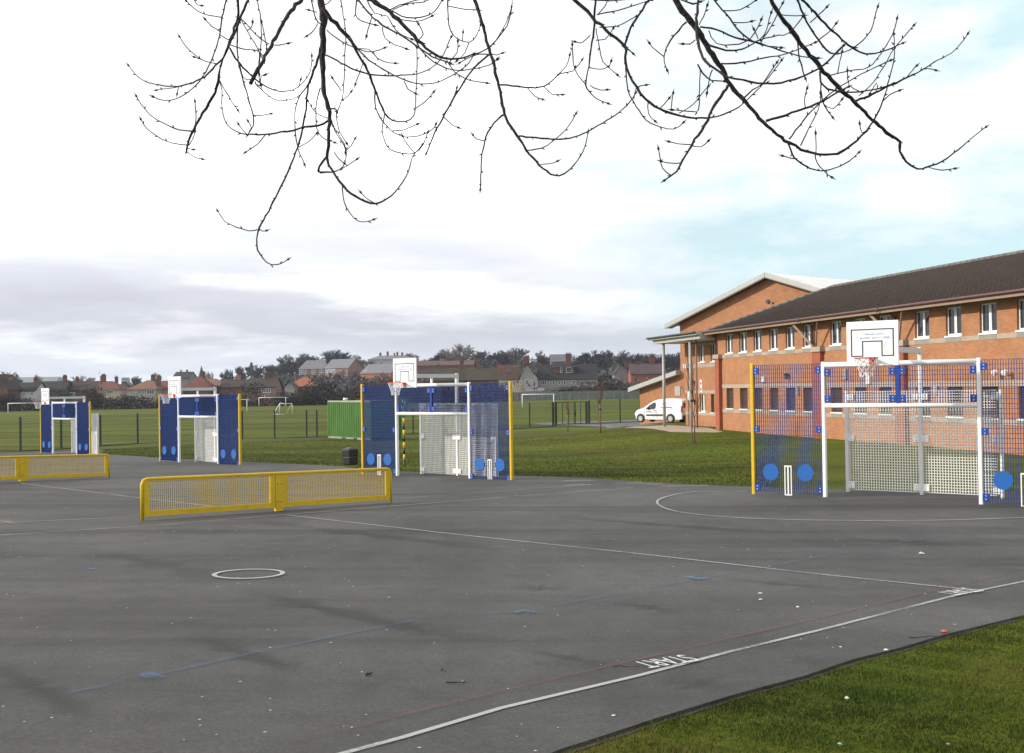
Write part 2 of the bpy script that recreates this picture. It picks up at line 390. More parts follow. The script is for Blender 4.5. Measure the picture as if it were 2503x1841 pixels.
# pavement in front of the wing, drive behind
PAVE=mat('paving_concrete',(.34,.27,.21),.9,.12,1.5,bump=.3)
pv=[gp(*q) for q in ((1560,1046),(1600,1049),(1640,1056),(1690,1057),(1755,1057),(1766,1056.5))]
pvb=[Vector((12.6,70.2)),Vector((11.0,77.6)),Vector((8.2,79.5))]
sheet('pavement',[Vector(p[:2]) for p in pv]+pvb,.03,PAVE,.6,lip=.06)
rd=[gp(*q) for q in ((1560,1045.8),(1480,1043.5),(1400,1041.5),(1325,1039),(1300,1037))]+[gp(*q) for q in ((1330,1034),(1400,1032.5),(1480,1030),(1560,1026))]
rd=[Vector(p[:2]) for p in rd]+[Vector((16,110)),Vector((22,100)),Vector((14,88)),Vector((9,79.6))]
sheet('driveway',rd,.018,ROADM,.9)

# painted lines
def paint(name,col,wear=.5,op=1.0):
    m_=bpy.data.materials.new(name); m_.use_nodes=True; t=m_.node_tree; L=t.links.new; p=t.nodes['Principled BSDF']; p.inputs['Roughness'].default_value=.7; p.inputs['Base Color'].default_value=(*col,1)
    tc=N(t,'ShaderNodeTexCoord'); n=N(t,'ShaderNodeTexNoise'); n.inputs['Scale'].default_value=26; n.inputs['Detail'].default_value=6; n.inputs['Roughness'].default_value=.8; L(tc.outputs['Object'],n.inputs[0])
    n3=N(t,'ShaderNodeTexNoise'); n3.inputs['Scale'].default_value=1.1; n3.inputs['Detail'].default_value=4; L(tc.outputs['Object'],n3.inputs[0])
    ad=N(t,'ShaderNodeMath',operation='ADD'); L(n.outputs[0],ad.inputs[0]); L(n3.outputs[0],ad.inputs[1])
    hf=N(t,'ShaderNodeMath',operation='MULTIPLY'); hf.inputs[1].default_value=.5; L(ad.outputs[0],hf.inputs[0])
    mr=N(t,'ShaderNodeMapRange'); mr.inputs['From Min'].default_value=wear-.12; mr.inputs['From Max'].default_value=wear+.08; mr.inputs['To Min'].default_value=0; mr.inputs['To Max'].default_value=op; L(hf.outputs[0],mr.inputs['Value']); L(mr.outputs[0],p.inputs['Alpha']); return m_
PW=paint('white_line_paint',(.46,.46,.44),.45,.62); PWF=paint('faded_line_paint',(.55,.55,.53),.47,.4); PB=paint('blue_line_paint',(.03,.12,.28),.51,.25); PR=paint('red_line_paint',(.20,.03,.03),.52,.30); PY=paint('yellow_line_paint',(.50,.42,.10),.47,.6)
PWT=paint('lettering_white_paint',(.60,.60,.58),.40,.9); PWS=paint('fresh_white_paint',(.46,.46,.44),.45,.72); PBS=paint('fresh_blue_paint',(.04,.17,.38),.49,.6)
DD=1.1144
def D(x,y): return gp(x*DD,y*DD)
LIFT=.030
def line(pix,w,m_,kind='structure'): 
    return strip('painted_line',[D(*q) for q in pix],w*.92,LIFT,m_,kind=kind)
line([(630,1133),(1000,1176),(1400,1219),(1800,1265),(2135,1300)],.055,PW)
line([(735,1669),(799,1651.5),(880,1629.5),(1100,1563),(1400,1491),(1600,1438),(1800,1389),(2000,1337),(2100,1311),(2246,1281),(2330,1262)],.052,PWS)
line([(0,1178),(310,1158),(640,1131),(900,1110),(1110,1093),(1390,1072)],.05,PW)
line([(0,1150),(300,1137)],.05,PWF)
line([(860,1097),(1100,1080),(1280,1066)],.05,PWF)
line([(45,1062),(300,1094),(510,1119)],.055,PW)
line([(0,1145),(35,1152)],.05,PY)
LIFT=.034
line([(0,1229),(250,1208),(520,1192),(800,1180),(1100,1177),(1400,1173),(1600,1176)],.05,PB)
line([(150,1530),(330,1493),(560,1440),(760,1398),(960,1358),(1150,1348),(1400,1300),(1530,1276),(1850,1218),(2246,1145)],.055,PB)
line([(640,1640),(1000,1550),(1250,1490),(1500,1432),(1800,1362),(2100,1290),(2246,1255)],.05,PR)
LIFT=.038
line([(1130,1352),(1150,1347),(1172,1352)],.11,PBS); line([(1510,1272),(1530,1277),(1552,1275)],.12,PBS)
line([(318,1488),(345,1499)],.13,PBS); line([(196,1254),(210,1254)],.10,PBS); line([(1838,1216),(1865,1220)],.10,PBS)
LIFT=.0285
STAIN=paint('damp_stain',(.026,.025,.024),.46,.50)
def soften(m_):
    t=m_.node_tree; L=t.links.new; p=t.nodes['Principled BSDF']; src=p.inputs['Alpha'].links[0].from_socket
    u=N(t,'ShaderNodeUVMap'); sp=N(t,'ShaderNodeSeparateXYZ'); L(u.outputs[0],sp.inputs[0])
    a=N(t,'ShaderNodeMath',operation='PINGPONG'); L(sp.outputs[0],a.inputs[0]); a.inputs[1].default_value=.5
    q=N(t,'ShaderNodeMapRange',interpolation_type='SMOOTHSTEP'); L(a.outputs[0],q.inputs['Value']); q.inputs['From Max'].default_value=.5
    e=N(t,'ShaderNodeMath',operation='MULTIPLY'); L(q.outputs[0],e.inputs[0]); L(sp.outputs[1],e.inputs[1])
    f=N(t,'ShaderNodeMath',operation='MULTIPLY'); L(e.outputs[0],f.inputs[0]); L(src,f.inputs[1]); L(f.outputs[0],p.inputs['Alpha'])
soften(STAIN)
def stain(pts,w,cv):
    q=[cv(*p) for p in pts]; w*=2.1; o=strip('damp_stain',smooth([gp(*p) for p in q]),w,LIFT,STAIN,kind='structure',wfun=lambda i:.55+.45*math.sin(i*.6)**2+.2*math.sin(i*1.7))
    n=len(o.data.vertices)//3; uv=o.data.uv_layers.new(name='across')
    for l in o.data.loops: k=l.vertex_index; uv.data[l.index].uv=((k%3)*.5, min(1,min(k//3,n-1-k//3)/10))
def smooth(P,k=8):
    P=[Vector((p[0],p[1])) for p in P]; Q=[]
    for i in range(len(P)-1):
        a=P[max(i-1,0)];b=P[i];c=P[i+1];d=P[min(i+2,len(P)-1)]
        for j in range(k):
            t=j/k; Q.append(.5*((2*b)+(c-a)*t+(2*a-5*b+4*c-d)*t*t+(3*b-a-3*c+d)*t**3))
    return Q+[P[-1]]
ZL=lambda x,y:(x/1.7968,1200+y/1.7968); ZR=lambda x,y:(1250+x/1.7925,1200+y/1.7925)
for pts_,w_,cv_ in (([(330,255),(700,330),(940,395)],.5,ZL),([(1040,430),(1300,500),(1700,590),(1900,635),(2150,670)],.28,ZL),([(-40,765),(120,860),(250,930),(420,1040)],.2,ZL),([(830,640),(1000,700),(1200,770),(1350,800)],.22,ZL),
    ([(1050,130),(1500,185),(1900,230),(2246,270)],.45,ZL),([(0,430),(120,436),(260,440)],.35,ZR),([(420,500),(600,520),(760,550)],.25,ZR),([(930,395),(1150,415),(1420,440)],.22,ZR),([(20,705),(250,745),(440,790)],.14,ZR),([(650,830),(820,860),(1000,900)],.35,ZR),([(200,118),(600,150),(1000,178),(1400,190)],.4,ZR),([(1450,215),(1650,228),(1900,240),(2200,246)],.5,ZR)): stain(pts_,w_,cv_)
LIFT=.038
# small ring and large arc
cx_,cy_=-3.063,12.656
def ringpts(x,y,r,a0=0,a1=360,n=48): return [(x+r*math.cos(math.radians(a0+(a1-a0)*k/n)),y+r*math.sin(math.radians(a0+(a1-a0)*k/n))) for k in range(n+1)]
cc=gp(608,1410)
strip('painted_ring',ringpts(cc.x,cc.y,.385),.055,LIFT,PWS,kind='structure',sub=.05)
arc=[D(*q) for q in ((1640,1081),(1530,1082),(1475,1090),(1443,1102),(1452,1116),(1500,1129),(1600,1139),(1750,1145),(1950,1147),(2100,1145),(2300,1138))]
def smooth(P,k=8):
    P=[Vector((p[0],p[1])) for p in P]; Q=[]
    for i in range(len(P)-1):
        a=P[max(i-1,0)];b=P[i];c=P[i+1];d=P[min(i+2,len(P)-1)]
        for j in range(k):
            t=j/k; Q.append(.5*((2*b)+(c-a)*t+(2*a-5*b+4*c-d)*t*t+(3*b-a-3*c+d)*t**3))
    return Q+[P[-1]]
strip('painted_arc',smooth(arc),.055,LIFT+.004,PW,kind='structure')
# START lettering, read from the far side
def ground_text(pa, pb, size, w):
    a=gp(*pa);b=gp(*pb); d=(a-b); d.z=0; ang=math.atan2(d.y,d.x)   # text runs from b (camera right) to a
    c=(a+b)/2
    cu=bpy.data.curves.new('t','FONT'); cu.body='START'; cu.size=size; cu.align_x='CENTER'; cu.align_y='CENTER'; cu.resolution_u=3
    to=bpy.data.objects.new('t',cu); COL.objects.link(to); me=bpy.data.meshes.new_from_object(to.evaluated_get(bpy.context.evaluated_depsgraph_get())); bpy.data.objects.remove(to)
    xs=[v.co.x for v in me.vertices]; k=d.length/(max(xs)-min(xs))
    me.transform(Matrix.Rotation(ang+math.pi,4,'Z')@Matrix.Diagonal((-k*1,-w,1,1)) if False else Matrix.Rotation(ang,4,'Z')@Matrix.Diagonal((k,w,1,1)))
    for v in me.vertices:
        x=v.co.x+c.x;y=v.co.y+c.y; v.co=(x,y,G(x,y)+.040)
    me.materials.clear(); me.materials.append(PWT); me.name='painted_word'
    o=bpy.data.objects.new('painted_word',me); COL.objects.link(o); o['kind']='structure'; return o
def zb(x,y): return (1250+x/1.7925,1200+y/1.7925)
ground_text(zb(562,786),zb(782,751),.36,.88)
ground_text(zb(1898,467),zb(2022,446),.40,.9)

# ---------------------------------------------------------------- school building
FA=1.339; FX,FY=13.028,67.892; ft=Vector((math.cos(FA),-math.sin(FA))); fn=Vector((math.sin(FA),math.cos(FA)))
def fac(px,py,off=0.0):                              # pixel -> (along the facade, height) on a plane parallel to it
    r=ray(px,py); k=((FX*fn.x+FY*fn.y)+off)/(r.x*fn.x+r.y*fn.y); return ((r.x*k-FX)*ft.x+(r.y*k-FY)*ft.y, EYE+r.z*k)
ZB=-1.15
def wall_with_openings(b, x0,x1,z0,z1,y0,y1,ops,mi=0):
    # ops: list of (xa,xb,za,zb); builds a wall slab with real holes (columns x rows)
    xs=sorted(set([x0,x1]+[v for o in ops for v in o[:2] if x0<v<x1])); 
    for xa,xb in zip(xs,xs[1:]):
        mid=(xa+xb)/2; hs=sorted([(o[2],o[3]) for o in ops if o[0]<mid<o[1]]); z=z0
        for a,c in hs:
            if a>z: b.box(xa,xb,y0,y1,z,a,mi)
            z=c
        if z<z1: b.box(xa,xb,y0,y1,z,z1,mi)
school=empty('school_building',(FX,FY,0),-FA,'two storey red brick school block with dark hipped tile roof behind the nearest goal','school')
LEN=47.0; DEP=9.8
up=[(.55,1.56),(2.48,3.52),(4.42,5.44),(6.40,7.42),(8.35,9.37),(10.28,11.32),(13.1,14.16),(15.32,16.36),(17.45,18.49),(20.36,21.40),(22.56,23.60),(24.76,25.80),(26.96,28.0),(29.1,30.1),(31.3,32.3),(33.5,34.5),(35.7,36.7)]
UZ=(3.66,4.86); LZ=(.31,1.56)
ops=[(a,b_,*UZ) for a,b_ in up]+[(a,b_,*LZ) for a,b_ in up]
b=MB(); wall_with_openings(b,-.64,LEN,ZB-.4,4.98,0,.32,ops)
b.box(-.64,-.34,.32,DEP,ZB-.4,4.98); b.box(LEN-.3,LEN,.32,DEP,ZB-.4,4.98); b.box(-.34,LEN-.3,DEP-.3,DEP,ZB-.4,4.98)
b.box(-.34,LEN-.3,.42,DEP-.3,2.4,2.6)
b.build('wall',BRICK,school)
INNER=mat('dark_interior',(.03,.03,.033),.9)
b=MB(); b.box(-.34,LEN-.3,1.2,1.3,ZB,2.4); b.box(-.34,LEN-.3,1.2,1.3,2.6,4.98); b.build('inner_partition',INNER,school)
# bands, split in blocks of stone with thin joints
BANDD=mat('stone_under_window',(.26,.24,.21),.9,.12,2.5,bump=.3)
def band(parent,x0,x1,z0,z1,proud,brk,m2=True,y=0.0):
    xs=sorted([x0,x1]+[v for p in brk for v in p if x0<v<x1])
    for i,(a,c) in enumerate(zip(xs,xs[1:])):
        mid=(a+c)/2; und=any(p[0]<mid<p[1] for p in brk)
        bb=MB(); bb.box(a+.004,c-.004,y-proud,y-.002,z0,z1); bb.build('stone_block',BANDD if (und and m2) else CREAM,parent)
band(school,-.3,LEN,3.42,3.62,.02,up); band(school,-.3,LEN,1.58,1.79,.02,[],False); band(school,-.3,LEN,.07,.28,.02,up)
for a_,c_ in up:
    bb=MB(); bb.box(a_-.06,c_+.06,-.006,-.002,4.862,4.978); bb.build('lintel',BANDD,school)
# windows
def upper_window(parent,a,c,z0,z1,y=0.0,open_sash=False):
    w=c-a; f=MB(); t=.055; D_=.10
    yy=y+D_
    f.box(a,a+t,yy,yy+.06,z0,z1); f.box(c-t,c,yy,yy+.06,z0,z1); f.box(a+t,c-t,yy,yy+.06,z1-t,z1); f.box(a+t,c-t,yy,yy+.06,z0,z0+.11)
    mm=a+w*.52; f.box(mm-.075,mm+.075,yy-.012,yy+.05,z0+.11,z1-t)
    o=f.build('window',FRAME,parent)
    for p,q in ((a+t,mm-.075),(mm+.075,c-t)):
        g=MB(); g.box(p,q,yy+.025,yy+.035,z0+.11,z1-t); g.build('pane',GLASS,o)
    s=MB(); s.box(a-.05,c+.05,y-.045,yy,z0-.035,z0+.03); s.build('window_sill',FRAME,o)
    return o
for i,(a,c) in enumerate(up): upper_window(school,a,c,*UZ)
def shutter(parent,a,c,z0,z1,y=0.0):
    b=MB(); n=15; h=(z1-z0)/n
    for k in range(n):
        z=z0+k*h; b.add([(a,y+.14,z),(c,y+.14,z),(c,y+.115,z+h*.5),(a,y+.115,z+h*.5),(a,y+.14,z+h),(c,y+.14,z+h)],[(0,1,2,3),(3,2,5,4)])
    o=b.build('shutter',SHUT,parent); s=MB(); s.box(a-.05,c+.05,y-.05,y+.10,z0-.04,z0+.02); s.build('window_sill',FRAME,o); return o
for i,(a,c) in enumerate(up): shutter(school,a,c,*LZ)
# brick piers with stone caps
PIERB=brick_mat('pier_brick',(.30,.075,.035),(.36,.10,.05),(.25,.13,.10))
for (a,c) in ((-.64,-.05),(11.63,12.45),(19.10,19.78),(30.4,31.0)):
    p=MB(); p.box(a,c,-.22,-.001,ZB-.4,3.40); p.build('pier',PIERB,school)
    p=MB(); p.box(a-.16,c+.10,-.30,-.002,3.42,3.66) if False else p.box(a-.10,c+.10,-.29,-.021,3.401,3.66); p.build('pier_cap',CREAM,school)
# downpipes
for s_ in (-.72,11.5,18.98):
    p=MB(); p.tube([(s_,-.10,ZB),(s_,-.10,4.75),(s_,-.45,4.95)],.05,8); p.build('downpipe',BROWNM,school)
# roof
TILE=mat('roof_tile',(.020,.013,.010),.9,.25,3,col2=(.055,.033,.022),bump=.5,bscale=14)
OV=.8; EZ=5.10; RZ=7.45; RY=4.9; xs0,xs1=-.85,LEN+OV
rid0=(xs0+RY+OV,RY,RZ); rid1=(xs1-RY-OV,RY,RZ)
def roof_courses(b,A,B,C,Dd,n,th=.035):
    # A,B eave ends; C,Dd ridge ends (A-C, B-D): stepped tile courses
    A,B,C,Dd=map(Vector,(A,B,C,Dd)); nrm=(B-A).cross(C-A).normalized()
    if nrm.z<0: nrm=-nrm
    for k in range(n):
        t0=k/n;t1=(k+1)/n
        p=A.lerp(C,t0);q=B.lerp(Dd,t0);r=B.lerp(Dd,t1);s_=A.lerp(C,t1)
        b.add([p+nrm*th,q+nrm*th,r+nrm*.004,s_+nrm*.004,p,q],[(0,1,2,3),(4,5,1,0)])
b=MB()
roof_courses(b,(xs0,-OV,EZ),(xs1,-OV,EZ),rid0,rid1,24)
roof_courses(b,(xs1,DEP+OV,EZ),(xs0,DEP+OV,EZ),rid1,rid0,24)
roof_courses(b,(xs0,DEP+OV,EZ),(xs0,-OV,EZ),rid0,rid0,24)
roof_courses(b,(xs1,-OV,EZ),(xs1,DEP+OV,EZ),rid1,rid1,24)
b.add([(xs0,-OV,EZ-.01),(xs1,-OV,EZ-.01),(xs1,DEP+OV,EZ-.01),(xs0,DEP+OV,EZ-.01)],[(0,3,2,1)])
roof=b.build('roof',TILE,school)
b=MB(); RT=mat('ridge_tile',(.12,.12,.105),.9,.3,2)
x=rid0[0]
while x<rid1[0]-.4:
    b.tube([(x,RY,RZ-.02),(x+.43,RY,RZ-.02)],.13,8); x+=.45
for e in ((xs0,-OV,EZ),(xs0,DEP+OV,EZ)):
    n_=16
    for k in range(n_):
        p=Vector(e).lerp(Vector(rid0),k/n_);q=Vector(e).lerp(Vector(rid0),(k+.95)/n_); b.tube([p,q],.10,8)
b.build('ridge_cap',RT,school,kind='stuff')
# stepped ridge tiles seen as fine relief of tile columns: thin ribs on the front slope
b=MB(); A=Vector((xs0,-OV,EZ));C=Vector(rid0)
nr=(Vector((0,DEP/2+OV,RZ-EZ)).cross(Vector((1,0,0)))).normalized(); nr=nr if nr.z>0 else -nr
x=xs0+.3
while x<38:
    t=min(1,(x-xs0)/(RY+OV)); p=Vector((x,-OV,EZ))+nr*.03; q=Vector((x,-OV+(RY+OV)*t,EZ+(RZ-EZ)*t))+nr*.012
    b.bar(p,q,.05,.03); x+=.30
b.build('tile_rib',TILE,school,kind='stuff')
b=MB(); b.tube([(xs0-.05,-OV-.06,EZ-.01),(xs1,-OV-.06,EZ-.01)],.065,8); b.tube([(xs0-.06,-OV,EZ-.01),(xs0-.06,DEP+OV,EZ-.01)],.065,8); b.build('gutter',BROWNM,school)
b=MB(); b.box(xs0,xs1,-OV-.0,-OV+.02,EZ-.20,EZ-.012); b.build('fascia',TAN,school)
b=MB(); b.box(xs0,xs1,-OV+.02,-.002,EZ-.14,EZ-.11); b.box(xs0,-.642,-.002,DEP,EZ-.14,EZ-.11); b.build('soffit',BROWNM,school)
b=MB(); b.box(xs0-.001,xs0+.02,-OV+.02,DEP+OV,EZ-.20,EZ-.012); b.build('fascia',BROWNM,school)
for cxp in (12.0,19.4,30.7):
    for dx in (-1.55,1.05):
        b=MB(); b.bar((cxp+(.15 if dx>0 else -.2),-.26,3.68),(cxp+dx,-OV+.12,EZ-.16),.06,.12); b.build('timber_brace',TAN,school)
for cxp in (12.0,19.4):
    b=MB(); b.tube([(cxp-.5,-OV-.14,EZ+.02),(cxp-.5,-OV-.14,EZ-.16)],.05,6); b.build('gutter_outlet',BROWNM,school)
# wall fittings
def lantern(parent,x,y,z):
    b=MB(); b.box(x-.03,x+.03,y-.12,y,z-.03,z+.03); b.prism([(x-.12,z+.02),(x+.12,z+.02),(x+.07,z+.12),(x-.07,z+.12)],y-.32,y-.10)
    o=b.build('wall_lamp',DARK,parent); g=MB(); g.box(x-.07,x+.07,y-.29,y-.13,z-.20,z+.019); g.build('lamp_glass',mat('lamp_glass',(.10,.10,.10),.2),o)
s_,h_=fac(1930,916); lantern(school,s_,0,h_-.05)
def plate(parent,name,x0,x1,z0,z1,y,d,m_): b=MB(); b.box(x0,x1,y-d,y,z0,z1); return b.build(name,m_,parent)
for (px,py,w,h,m_) in ((1869,927,.3,.3,FRAME),(2069,914,.2,.5,GREY),(2126,925,.3,.55,FRAME),(2291,954,.25,.35,GREY),(1953,955,.18,.45,CREAM)):
    a,c=fac(px,py); plate(school,'wall_box',a-w/2,a+w/2,c-h/2,c+h/2,-.001,.12,m_)
a,c=fac(2460,918)
for dx in (-.3,.3):
    b=MB(); b.tube([(a+dx*.3,-.02,c),(a+dx,-.25,c+.12)],.03,6); b.disc((a+dx,-.3,c+.12),.11,(dx*.6,-1,-.3),.16,12); b.build('floodlight',FRAME,school)
# ---- recessed wing left of the corner
WO=.95
a0,_=fac(1677,900,WO); wa,wb=fac(1707.5,865,WO)[0],fac(1722,865,WO)[0]; wc,wd_=fac(1737,865,WO)[0],fac(1752,865,WO)[0]
wz0,wz1=fac(1712,887,WO)[1],fac(1712,843.5,WO)[1]
da,db=fac(1710.8,985,WO)[0],fac(1724,985,WO)[0]; dz0,dz1=fac(1716,1008,WO)[1],fac(1716,963.6,WO)[1]
ea,eb=fac(1738,985,WO)[0],fac(1746,985,WO)[0]
wing=empty('brick_wing',(FX,FY,0),-FA,'recessed brick wing with two narrow white windows under the flat canopy','building')
b=MB(); wall_with_openings(b,a0-.2,-.642,ZB-.4,4.85,WO,WO+.3,[(wa,wb,wz0,wz1),(wc,wd_,wz0,wz1),(da,db,dz0,dz1),(ea,eb,dz0,dz1)]); b.box(a0-.2,a0+.1,WO+.3,8,ZB-.4,4.85); b.build('wall',BRICK,wing)
b=MB(); b.box(a0,-.7,WO+1.0,WO+1.1,ZB,4.8); b.build('inner_partition',INNER,wing)
upper_window(wing,wa,wb,wz0,wz1,WO); upper_window(wing,wc,wd_,wz0,wz1,WO)
upper_window(wing,da,db,dz0,dz1,WO); shutter(wing,ea,eb,dz0,dz1,WO)
for za,zc in ((890,898.5),(954.5,962),(1008,1015),(839,845)):
    z1_,z0_=fac(1715,za,WO)[1],fac(1715,zc,WO)[1]; bb=MB(); bb.box(a0-.2,-.645,WO-.02,WO-.002,z0_,z1_); bb.build('stone_band',CREAM,wing)
sx,sz_=fac(1714,944,WO)
bb=MB(); bb.box(sx-.18,sx+.18,WO-.03,WO-.002,sz_-.42,sz_+.42); sg=bb.build('wall_sign',WHITE,wing)
bb=MB(); bb.disc((sx,WO-.035,sz_+.18),.11,(0,1,0),.008,16); bb.disc((sx,WO-.035,sz_-.2),.11,(0,1,0),.008,16); bb.build('sign_symbol',mat('sign_red',(.5,.05,.04),.5),sg)
a,c=fac(1697.5,933,WO); lantern(wing,a,WO,c)
a,c=fac(1681,895.5,WO); plate(wing,'wall_box',a-.2,a+.25,c-.14,c+.14,WO-.001,.25,FRAME)
a,c=fac(1685,968,WO); plate(wing,'wall_box',a-.2,a+.2,c-.3,c+.3,WO-.001,.10,FRAME)
# ---- canopy with round posts
LGREY=mat('pale_steel',(.36,.36,.345),.45,.05,2)
canopy=empty('canopy',(FX,FY,0),-FA,'pale flat roofed canopy on two tall round grey posts beside the van','canopy')
P1=gp(1632,1043); P2=gp(1682.3,1048.5)
def loc(p): d=Vector((p.x-FX,p.y-FY)); return d.dot(ft),d.dot(fn)
l1,l2=loc(P1),loc(P2)
ch=at(1628,835,P1.y).z; yc=(l1[1]+l2[1])/2
xl=fac(1602,838,yc)[0]; xr=-.95
b=MB(); b.box(xl,xr,yc-.55,yc+4.2,ch+.12,ch+.34); b.build('roof_slab',LGREY,canopy)
b=MB(); b.box(xl+.3,xr,yc-.30,yc+4.0,ch-.13,ch+.118); b.build('fascia_beam',mat('buff_steel',(.40,.39,.36),.5,.05,2),canopy)
b=MB(); b.tube([(xl-.02,yc-.62,ch+.27),(xr,yc-.62,ch+.27)],.07,8); b.build('gutter',mat('dark_green_metal',(.03,.05,.045),.5),canopy)
b=MB(); b.tube([(l1[0],yc,P1.z-.1),(l1[0],yc,ch-.12)],.105,14); b.build('post',GREY,canopy)
b=MB(); b.tube([(l2[0],yc,P2.z-.1),(l2[0],yc,ch-.12)],.105,14); b.build('post',GREY,canopy)
b=MB(); b.tube([(l2[0]+.14,yc+.35,P2.z+.05),(l2[0]+.14,yc+.35,ch-.12)],.06,8); b.build('downpipe',mat('brown_pipe',(.22,.15,.12),.6),canopy)
# ---- sports hall with gable end
GA=math.radians(50.6); hall=empty('sports_hall',(20.2,85,0),-GA,'tall brick sports hall with pale metal gable roof rising behind the school roof','sports hall')
hu=10.4; HZ=10.35; HE=6.92; sl_=(HZ-HE)/hu
HBR=BRICK
b=MB(); poly=[(-9.45,-1.6),(12.5,-1.6),(12.5,HZ-.30-sl_*12.5),(0,HZ-.30),(-9.45,HZ-.30-sl_*9.45)]
b.prism(poly,0,.3); b.box(-9.45,-9.15,.3,26,-1.6,HZ-.3-sl_*9.45); b.build('wall',HBR,hall)
b=MB()
for s0,s1 in ((-10.4,0),(0,13.4)):
    z0=HZ-sl_*abs(s0) if s0<0 else HZ; z1=HZ if s0<0 else HZ-sl_*s1
    b.add([(s0,-.75,z0),(s1,-.75,z1),(s1,28,z1),(s0,28,z0),(s0,-.75,z0-.10),(s1,-.75,z1-.10),(s1,28,z1-.1),(s0,28,z0-.1)],[(0,1,2,3),(4,7,6,5),(0,4,5,1),(1,5,6,2),(2,6,7,3),(3,7,4,0)])
SHEETM=mat('pale_sheet_metal',(.40,.41,.43),.35,.05,1.5,metal=.25)
b.build('roof',SHEETM,hall)
b=MB()
k=-.6
while k<28:
    b.bar((.05,k,HZ+.02),(13.4,k,HZ-sl_*13.35+.02),.05,.05); k+=.45
b.build('roof_seam',SHEETM,hall,kind='stuff')
b=MB(); 
for s0,s1 in ((-10.45,-.02),(.02,13.4)):
    z0=HZ-sl_*abs(s0);z1=HZ-sl_*abs(s1); b.add([(s0,-.80,z0+.05),(s1,-.80,z1+.05),(s1,-.80,z1-.30),(s0,-.80,z0-.30),(s0,-.751,z0+.05),(s1,-.751,z1+.05),(s1,-.751,z1-.38),(s0,-.751,z0-.38)],[(3,2,1,0),(4,5,6,7),(0,1,5,4),(2,3,7,6),(0,4,7,3),(1,2,6,5)])
b.build('verge_trim',LGREY,hall)
b=MB()
for s0,s1 in ((-10.35,-.02),(.02,13.4)):
    z0=HZ-sl_*abs(s0)-.34;z1=HZ-sl_*abs(s1)-.34; b.add([(s0,-.75,z0),(s1,-.75,z1),(s1,-.001,z1),(s0,-.001,z0)],[(0,1,2,3)])
b.build('soffit',BROWNM,hall)
b=MB(); b.box(3.15,3.19,-.03,-.001,HZ-6,HZ-1.9); b.build('movement_joint',DARK,hall)
b=MB(); 
for dx,dz,r_ in ((2.9,-1.9,.16),(3.35,-2.2,.07)): b.disc((-0.9+dx-2.3,-.06,HZ-1.2+dz*.5),r_,(0,1,0),.12,10)
b.build('wall_fitting',DARK,hall)
# lean-to on the left of the hall
LZ1=2.75; LZ0=1.55
b=MB(); b.prism([(-14.3,-1.6),(-9.46,-1.6),(-9.46,2.74),(-14.3,1.52)],.05,12); b.build('lean_to_wall',HBR,hall)
b=MB(); b.add([(-15.1,-.6,1.62),(-9.46,-.6,3.04),(-9.46,12.5,3.04),(-15.1,12.5,1.62),(-15.1,-.6,1.24),(-9.46,-.6,2.66),(-9.46,12.5,2.66),(-15.1,12.5,1.24)],[(0,1,2,3),(4,7,6,5),(0,4,5,1),(1,5,6,2),(2,6,7,3),(3,7,4,0)]); b.build('lean_to_roof',LGREY,hall)
b=MB(); b.box(-10.15,-9.55,0,.049,.9,1.7); b.build('wall_box',LGREY,hall)
b=MB(); b.tube([(-12.3,.04,.02),(-12.3,-.25,-.02)],.10,8); b.build('wall_lamp',DARK,hall)
for dx in (-11.3,-10.0):
    b=MB(); b.tube([(dx,3,2.4),(dx,3,3.9 if dx<-10.5 else 4.2)],.13,10); b.tube([(dx,3,3.9 if dx<-10.5 else 4.2),(dx,3,4.25 if dx<-10.5 else 4.5)],.24,10); b.build('flue',FRAME,hall)

# ---------------------------------------------------------------- multi-sport goals
PWD,GWD,GH=1.683,3.259,2.0
NAVY=mat('navy_mesh',(.003,.034,.18),.4,.08,3)
WMESH=mat('white_mesh',(.74,.74,.72),.4,.04,3)
ORANGE=mat('orange_hoop',(.75,.11,.04),.45,.06,3)
NETM=mat('white_net',(.75,.74,.76),.8,.05,5)
MARK=mat('board_marking',(.02,.035,.05),.5)
TXT=mat('board_lettering',(.25,.36,.66),.6); EMB=mat('emblem_yellow',(.62,.58,.33),.6)
STEEL=mat('bolt_steel',(.55,.58,.62),.3,metal=.6)
def grating(x0,x1,z0,z1,pitch_x,pitch_z,tw,dw,th,dh,y=0.0):
    b=MB(); n=max(1,round((x1-x0)/pitch_x)); 
    for i in range(n+1):
        x=x0+(x1-x0)*i/n; b.box(x-tw/2,x+tw/2,y-dw/2,y+dw/2,z0,z1)
    n=max(1,round((z1-z0)/pitch_z))
    for i in range(n+1):
        z=z0+(z1-z0)*i/n; b.box(x0+tw,x1-tw,y-dh/2,y+dh/2,z-th/2,z+th/2)
    return b
PART={}
def part(key,fn_,mats):
    if key not in PART: PART[key]=fn_().mesh(key.split('|')[0],mats)
    return PART[key]
def bracket_mb():
    b=MB(); b.box(-.07,.07,-.025,-.005,-.075,.075); b.tube([(0.0,-.03,.035),(0.0,-.022,.035)],.016,8,1); b.tube([(0.0,-.03,-.035),(0.0,-.022,-.035)],.016,8,1); return b
def wicket_mb():
    b=MB(); w,h=.17,.68
    b.box(-w/2,-w/2+.022,-.03,-.01,0,h);b.box(w/2-.022,w/2,-.03,-.01,0,h);b.box(-w/2+.022,w/2-.022,-.03,-.01,h-.03,h);b.box(-w/2+.022,w/2-.022,-.03,-.01,0,.03);b.box(-.016,.016,-.03,-.01,.03,h-.03); return b
